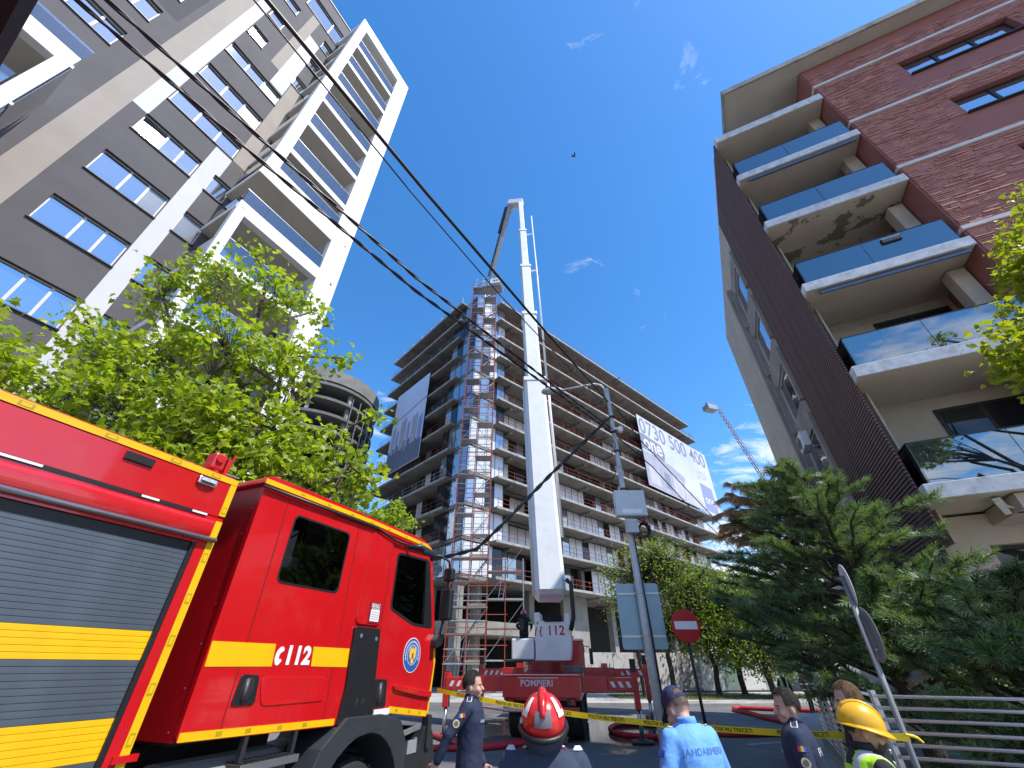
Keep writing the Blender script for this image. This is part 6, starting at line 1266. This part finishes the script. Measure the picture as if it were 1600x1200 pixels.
    if face:
        for sg in (-1, 1):
            q = MB(); q.ell((.083, sg * .031, .118), (.009, .012, .0055), 10, 6); app(q, HM); q.build('eye', EYEW, t, smooth=True); q = MB(); q.ell((.0925, sg * .031, .118), (.005, .006, .006), 8, 6); app(q, HM); q.build('iris', EYED, t, smooth=True)
            q = MB(); q.caps((.098, sg * .016, .140), (.088, sg * .048, .143), .0055, .004, 6); app(q, HM); q.build('eyebrow', hair or HAIR_G, t, smooth=True)
        q = MB(); q.ell((.107, 0, .064), (.006, .022, .006), 10, 6); app(q, HM); q.build('lips', LIP, t, smooth=True)
    ctx = dict(t=t, HM=HM, LM=LM, app=app, bvh=BVHTree.FromPolygons([v.co for v in gm.vertices], [p.vertices[:] for p in gm.polygons]), A=A, s=s_)
    if headwear: headwear(ctx)
    if extra: extra(ctx)
    return t
def badge(c, p, rad, m, name='badge', hgt=None, roll=0., off=.004):
    """flat disc or rectangle laid on the nearest spot of the garment"""
    q, n, _, _ = c['bvh'].find_nearest(Vector(p)); rt = n.to_track_quat('Z', 'Y').to_matrix(); b = MB(); up = Vector((0, 0, 1)); yv = (up - n * up.dot(n)).normalized(); xv = yv.cross(n)
    pts = [(rad * math.cos(R(a)), rad * math.sin(R(a))) for a in range(0, 360, 20)] if hgt is None else [(-rad, -hgt), (rad, -hgt), (rad, hgt), (-rad, hgt)]
    cr, sr = math.cos(roll), math.sin(roll); o = len(b.v)
    for a in (off * .3, off): b.v += [tuple(q + xv * (x * cr - y * sr) + yv * (x * sr + y * cr) + n * a) for x, y in pts]
    k = len(pts); b.f += [tuple(range(k)), tuple(range(k, 2 * k))] + [(i, (i + 1) % k, k + (i + 1) % k, k + i) for i in range(k)]; b.m += [0] * (k + 2); return b.build(name, m, c['t'])
def back_text(c, txt, size, m, z, yc=0., sx=1., offs=.004):
    me = text_mesh(txt, size, offset=.0); 
    for v in me.vertices:
        o = c['LM'] @ Vector((-.6, yc - v.co.x * sx, z + v.co.y)); d = (c['LM'].to_3x3() @ Vector((1, 0, 0))); h = c['bvh'].ray_cast(o, d); v.co = (h[0] - d * offs) if h[0] else o + d * .45
    me.materials.clear(); me.materials.append(m); put('lettering', me, c['t'])
def helmet_fire(c, shell, strips=True):
    ce = (-.012, 0, .145); r = (.145, .122, .124); q = MB(); q.ell(ce, r, 28, 18); c['app'](q, c['HM']); q.v = q.v; h = q.build('fire_helmet', shell, c['t'], smooth=True)
    q = MB(); q.loft([((x, 0, z), .0, .0) for x, z in ()]) if False else None
    q = MB(); pts = [Vector(ce) + Vector((math.cos(R(a)) * (r[0] + .006), 0, math.sin(R(a)) * (r[2] - .004))) for a in range(15, 171, 12)]; q.tube(pts, [.006 + .020 * math.sin(R(a)) for a in range(15, 171, 12)], 8); c['app'](q, c['HM']); q.build('crest', shell, h, smooth=True)
    if strips:
        for sg in (-1, 1):
            q = MB(); epatch(q, ce, r, 180 - sg * 62, 180 - sg * 44, 30, 62, 3, 6, None, .0045); epatch(q, ce, r, 180 - sg * 74, 180 - sg * 46, 62, 74, 5, 3, None, .0045); c['app'](q, c['HM']); q.build('reflective_strip', M['white_paint'], h, smooth=True, fix=False)
    q = MB(); epatch(q, ce, r, 158, 202, 58, 88, 5, 5, None, .007); c['app'](q, c['HM']); q.build('rear_plate', mat('helmet_grey', (.16, .15, .16), .4), h, smooth=True, fix=False)
    q = MB(); n = 30; q.tube([Vector(ce) + Vector(((r[0] + .006) * math.cos(R(12 * i)), (r[1] + .006) * math.sin(R(12 * i)), -.032 - .03 * math.cos(R(12 * i + 180)) * .6)) for i in range(n + 1)], .014, 8); c['app'](q, c['HM']); q.build('rim', M['black'], h, smooth=True)
    q = MB(); epatch(q, (-.02, 0, .10), (.125, .118, .13), 95, 265, 92, 138, 16, 6, None, 0); c['app'](q, c['HM']); q.build('neck_curtain', FJ, h, smooth=True, fix=False)
    for sg in (-1, 1): q = MB(); q.lathe([(.018, 0), (.018, .012), (.009, .014)], (0, 0, 0), 12, 'y'); q.v = [tuple(Vector(v) * 1 + Vector((-.02, sg * (r[1] - .005), .135))) for v in q.v]; c['app'](q, c['HM']); q.build('visor_bolt', M['steel'], h)
def hard_hat(c):
    ce = (.0, 0, .158); r = (.132, .108, .120); Y_ = mat('hard_hat_yellow', (.80, .42, .008), .32, var=.04, coat=.3); q = MB(); epatch(q, ce, r, 0, 360, 0, 96, 32, 12); c['app'](q, c['HM']); h = q.build('hard_hat', Y_, c['t'], smooth=True, fix=False)
    q = MB(); n = 36; o = 0
    for i in range(n + 1):
        a = R(10 * i); f = max(0, math.cos(a)); w = .012 + .032 * f ** 2; u = Vector((math.cos(a), math.sin(a), 0)); z = -.012 - .018 * f
        for rr_, zz in ((0, .002), (w, z), (w, z - .006), (0, -.008)): q.v.append(tuple(Vector(ce) + Vector(((r[0] + rr_ - .001) * u.x, (r[1] + rr_ - .001) * u.y, -.012 + zz))))
    for i in range(n):
        for j in range(4): a = i * 4 + j; b = i * 4 + (j + 1) % 4; q.f.append((a, b, b + 4, a + 4)); q.m.append(0)
    c['app'](q, c['HM']); q.build('brim', Y_, h, smooth=True)
    for y in (-.03, 0, .03): q = MB(); q.tube([Vector(ce) + Vector((math.cos(R(a)) * (r[0] + .001) * math.sqrt(1 - (y / r[1]) ** 2), y, math.sin(R(a)) * (r[2] + .003) * math.sqrt(1 - (y / r[1]) ** 2))) for a in range(25, 160, 15)], .006, 6); c['app'](q, c['HM']); q.build('ridge', Y_, h, smooth=True)
    for a in (110, 150, 210, 250): q = MB(); epatch(q, ce, r, a - 8, a + 8, 76, 90, 4, 3, None, .004); c['app'](q, c['HM']); q.build('slot_cover', Y_, h, smooth=True, fix=False)
    q = MB(); q.tube([Vector((.02, sg * .083, .13 - .0)) for sg in (1,)] + [Vector((.0, .082, .1)), Vector((.03, .06, .03))], .005, 6); c['app'](q, c['HM']); q.build('chin_strap', M['black'], h)
def cap_navy(c):
    ce = (-.004, 0, .168); r = (.108, .088, .108); CN = cloth('cap_navy', (.014, .022, .075)); q = MB(); epatch(q, ce, r, 0, 360, 0, 0, 36, 10, lambda a: 98 if abs((a + 180) % 360 - 180) < 148 else 62); c['app'](q, c['HM']); h = q.build('cap', CN, c['t'], smooth=True, fix=False)
    q = MB(); epatch(q, ce, r, 146, 214, 84, 97, 8, 3, None, .003); c['app'](q, c['HM']); q.build('rear_strap', CN, h, smooth=True, fix=False)
    q = MB()
    for k in range(2):
        o = len(q.v)
        for i in range(13):
            a = R(-62 + 124 * i / 12)
            for w in (0, .035, .075): q.v.append((ce[0] + (r[0] + w * math.cos(a * .8)) * math.cos(a) * 1.0, ce[1] + (r[1] + w * .3) * math.sin(a), ce[2] - .012 - w * .45 - k * .005))
        for i in range(12):
            for j in range(2): a = o + i * 3 + j; q.f.append((a, a + 1, a + 4, a + 3)); q.m.append(0)
    c['app'](q, c['HM']); q.build('visor', CN, h, smooth=True, fix=False)
RBADGE = mat('badge_gold', (.42, .36, .20), .5, var=.4, scale=60); FLAG = [mat('flag_blue', (.03, .08, .4), .6), mat('flag_yellow', (.7, .5, .03), .6), mat('flag_red', (.5, .03, .04), .6)]; WMK = mat('white_mark', (.62, .62, .64), .6)
def police_extra(side, back=None, z=1.16):
    def f(c):
        e = Vector(c['A']['er' if side < 0 else 'el']); sh = Vector((0, side * .172, 1.40)); p = c['LM'] @ (sh.lerp(e, .52) + Vector((.01, side * .1, 0))); badge(c, p, .034, RBADGE, 'sleeve_badge'); badge(c, p, .020, mat('badge_centre', (.08, .08, .10), .5), 'sleeve_badge_centre', off=.0065)
        for i in range(3): badge(c, c['LM'] @ (sh.lerp(e, .22) + Vector((-.025 + .025 * i, side * .1, .0))), .012, FLAG[i], 'sleeve_flag', .017)
        for sg in (-1, 1): badge(c, c['LM'] @ Vector((0, sg * .14, 1.55)), .026, WMK, 'epaulette', .042); badge(c, c['LM'] @ Vector((0, sg * .14, 1.55)), .019, NAVY, 'epaulette_field', .034, off=.007)
        badge(c, c['LM'] @ Vector((.3, side * .09, 1.29)), .045, mat('name_patch', (.22, .27, .38), .6), 'chest_patch', .012)
        if back: back_text(c, back, .075, WMK, 1.30)
    return f
def xs(px, Y): return (px - 800) / FPX * (Y * CP)
person('policeman in navy uniform standing in profile beside the fire engine, arm hanging back', (-.46, 5.9, 0), 98, 1.89, NAVY, NAVY2, arms=dict(er=(-.16, -.27, 1.20), wr=(-.26, -.27, 1.0), el=(-.04, .26, 1.13), wl=(.10, .24, .92)), head=(.05, -.02), hair=HAIR_G, extra=police_extra(-1), stride=.1)
def ff_extra(c):
    for sg in (-1, 1):
        for i in range(4): badge(c, c['LM'] @ Vector((-.045 - .0 * i, sg * (.105 + .033 * i), 1.56)), .016, (WMK, M['red_paint'])[i % 2 if i < 3 else 0], 'shoulder_piping', .02)
    q = MB(); q.lathe([(.088, 1.455), (.095, 1.52), (.088, 1.565), (.082, 1.555), (.082, 1.46)], (-.008, 0, 0), 22); c['app'](q, c['LM']); q.build('high_collar', FJ, c['t'], smooth=True)
    q = MB(); q.box(-.105, -.088, -.05, .04, 1.47, 1.55); c['app'](q, c['LM']); q.build('collar_tab', cloth('collar_blue', (.05, .075, .12)), c['t'], bevel=.006)
person('firefighter seen from behind in a red helmet with white reflective strips', (.185, 3.1, 0), 4, 1.81, FJ, NAVY2, head=(0, -.22), extra=ff_extra, headwear=lambda c: helmet_fire(c, mat('helmet_red', (.62, .014, .012), .25, var=.05, coat=.5)), bulk=1.12, arms=dict(er=(-.02, -.30, 1.13), wr=(.12, -.26, .92), el=(-.02, .30, 1.13), wl=(.12, .26, .92)), face=False, collar=False)
def gend_extra(c):
    back_text(c, 'JANDARMERIA', .054, mat('grey_blue_print', (.07, .17, .40), .7), 1.32, sx=1.0)
    e = Vector(c['A']['el']); sh = Vector((0, .172, 1.40))
    badge(c, c['LM'] @ (sh.lerp(e, .75) + Vector((0, .1, 0))), .03, mat('dark_patch', (.05, .04, .03), .6), 'sleeve_badge', .045); badge(c, c['LM'] @ (sh.lerp(e, .75) + Vector((0, .1, 0))), .014, RBADGE, 'sleeve_emblem', .02, off=.007); badge(c, c['LM'] @ (sh.lerp(e, .32) + Vector((0, .1, .02))), .034, cloth('royal_blue', (.03, .07, .30)), 'sleeve_title', .02)
    for sg in (-1, 1): badge(c, c['LM'] @ Vector((0, sg * .13, 1.55)), .028, cloth('royal_blue', (.03, .07, .30)), 'epaulette', .055); badge(c, c['LM'] @ Vector((-.01, sg * .15, 1.55)), .022, WMK, 'epaulette_bar', .016, off=.007)
HL_SHORT = lambda a: 112 if abs((a + 180) % 360 - 180) > 115 else 96
person('gendarme in light blue shirt and navy cap, seen from behind with head bowed', (1.38, 4.02, 0), -22, 1.82, LBLUE, NAVY2, head=(.12, .42), lean=.13, extra=gend_extra, headwear=cap_navy, hair=mat('cropped_hair', (.16, .105, .08), .8, var=.25, scale=90), hairline=HL_SHORT, arms=dict(er=(.04, -.28, 1.13), wr=(.22, -.2, .98), el=(.02, .29, 1.13), wl=(.2, .22, .98)), bulk=1.08, face=False, collar=True)
person('policeman in navy jacket lettered on the back, looking left past the tape', (2.46, 4.6, 0), -62, 1.77, NAVY, NAVY2, head=(.35, .05), extra=police_extra(1, 'POLITIA'), hair=HAIR_B, arms=dict(el=(-.02, .26, 1.13), wl=(.1, .24, .92), er=(-.02, -.27, 1.13), wr=(.1, -.24, .92)), bulk=1.05)
def vest_fn(p):
    x, y, z = p; side = abs(y)
    if z > 1.40 and side < .055: return 0
    if side > .185 and z < 1.36 or side > .20: return 0
    if x > .03 and side < .045 + max(0, (z - 1.0)) * .13: return 0
    band = (.075 < side < .12 and z > 1.08) or (1.06 < z < 1.11) or (.95 < z < 1.0)
    return 2 if band else 1
person('man in yellow hard hat and lime safety vest looking down at the fence', (2.26, 3.5, 0), 105, 1.73, [DKC, HIV, GREYR], DKC, head=(-.15, .14), lean=.05, skin=SKIN_T, hair=HAIR_B, headwear=hard_hat, topfn=vest_fn, arms=dict(er=(.05, -.27, 1.14), wr=(.28, -.2, 1.02), el=(.05, .27, 1.14), wl=(.3, .16, 1.02)), extra=lambda c: dress('beard', (lambda q: (epatch(q, (.045, 0, .075), (.062, .060, .07), -75, 75, 88, 158, 14, 8, None, .006, .02, random.Random(2)), c['app'](q, c['HM']), q.mesh('beard', HAIR_B))[2])(MB()), HAIR_B, c['t']), bulk=1.04)
person('man with light brown hair in a pale shirt and dark vest near the fence corner', (2.93, 4.45, 0), -58, 1.82, [DKC, SHIRT], DKC, head=(.3, .02), hair=HAIR_L, topfn=lambda p: 1 if abs(p.y) > .165 or p.z > 1.435 else 0, arms=dict(er=(.0, -.27, 1.13), wr=(.14, -.22, .95), el=(.0, .27, 1.13), wl=(.14, .22, .95)))
person('distant person in a lime safety vest standing by the far kerb', (xs(1216, 24.2), 24.2, 0), 190, 1.72, [DKC, HIV, GREYR], DKC, hair=HAIR_G, topfn=vest_fn, vox=.03)
person('distant firefighter in dark suit with pale bands beside the far hose', (xs(1247, 24.6), 24.6, 0), 150, 1.74, [DKC, GREYR], DKC, hair=HAIR_G, topfn=lambda p: 1 if 1.15 < p.z < 1.19 or .95 < p.z < .98 else 0, vox=.03)
person('distant firefighter in dark suit and white helmet turned toward the conifer', (xs(1264, 23.6), 23.6, 0), 60, 1.76, [DKC, GREYR], DKC, headwear=lambda c: helmet_fire(c, M['white_paint'], False), topfn=lambda p: 1 if 1.15 < p.z < 1.19 or .95 < p.z < .98 else 0, vox=.03)
op = AT.wld(3.15, .98, 2.078)
person('firefighter in dark suit and red helmet working the boom controls on the aerial truck', tuple(op), 12, 1.74, [DKC, mat('lime_band', (.45, .62, .05), .5)], DKC, headwear=lambda c: helmet_fire(c, mat('helmet_red', (.62, .014, .012), .25)), topfn=lambda p: 1 if abs(p.y) > .19 and (1.24 < p.z < 1.29 or 1.0 < p.z < 1.04) else 0, arms=dict(el=(.1, .3, 1.16), wl=(.3, .24, 1.05), er=(.1, -.3, 1.16), wr=(.3, -.24, 1.05)), vox=.018, bulk=1.1, extra=lambda c: MB().tube([(-.2, 0, 1.0), (-.22, 0, 1.36)], .085, 12).build('air_cylinder', M['black'], c['t']))
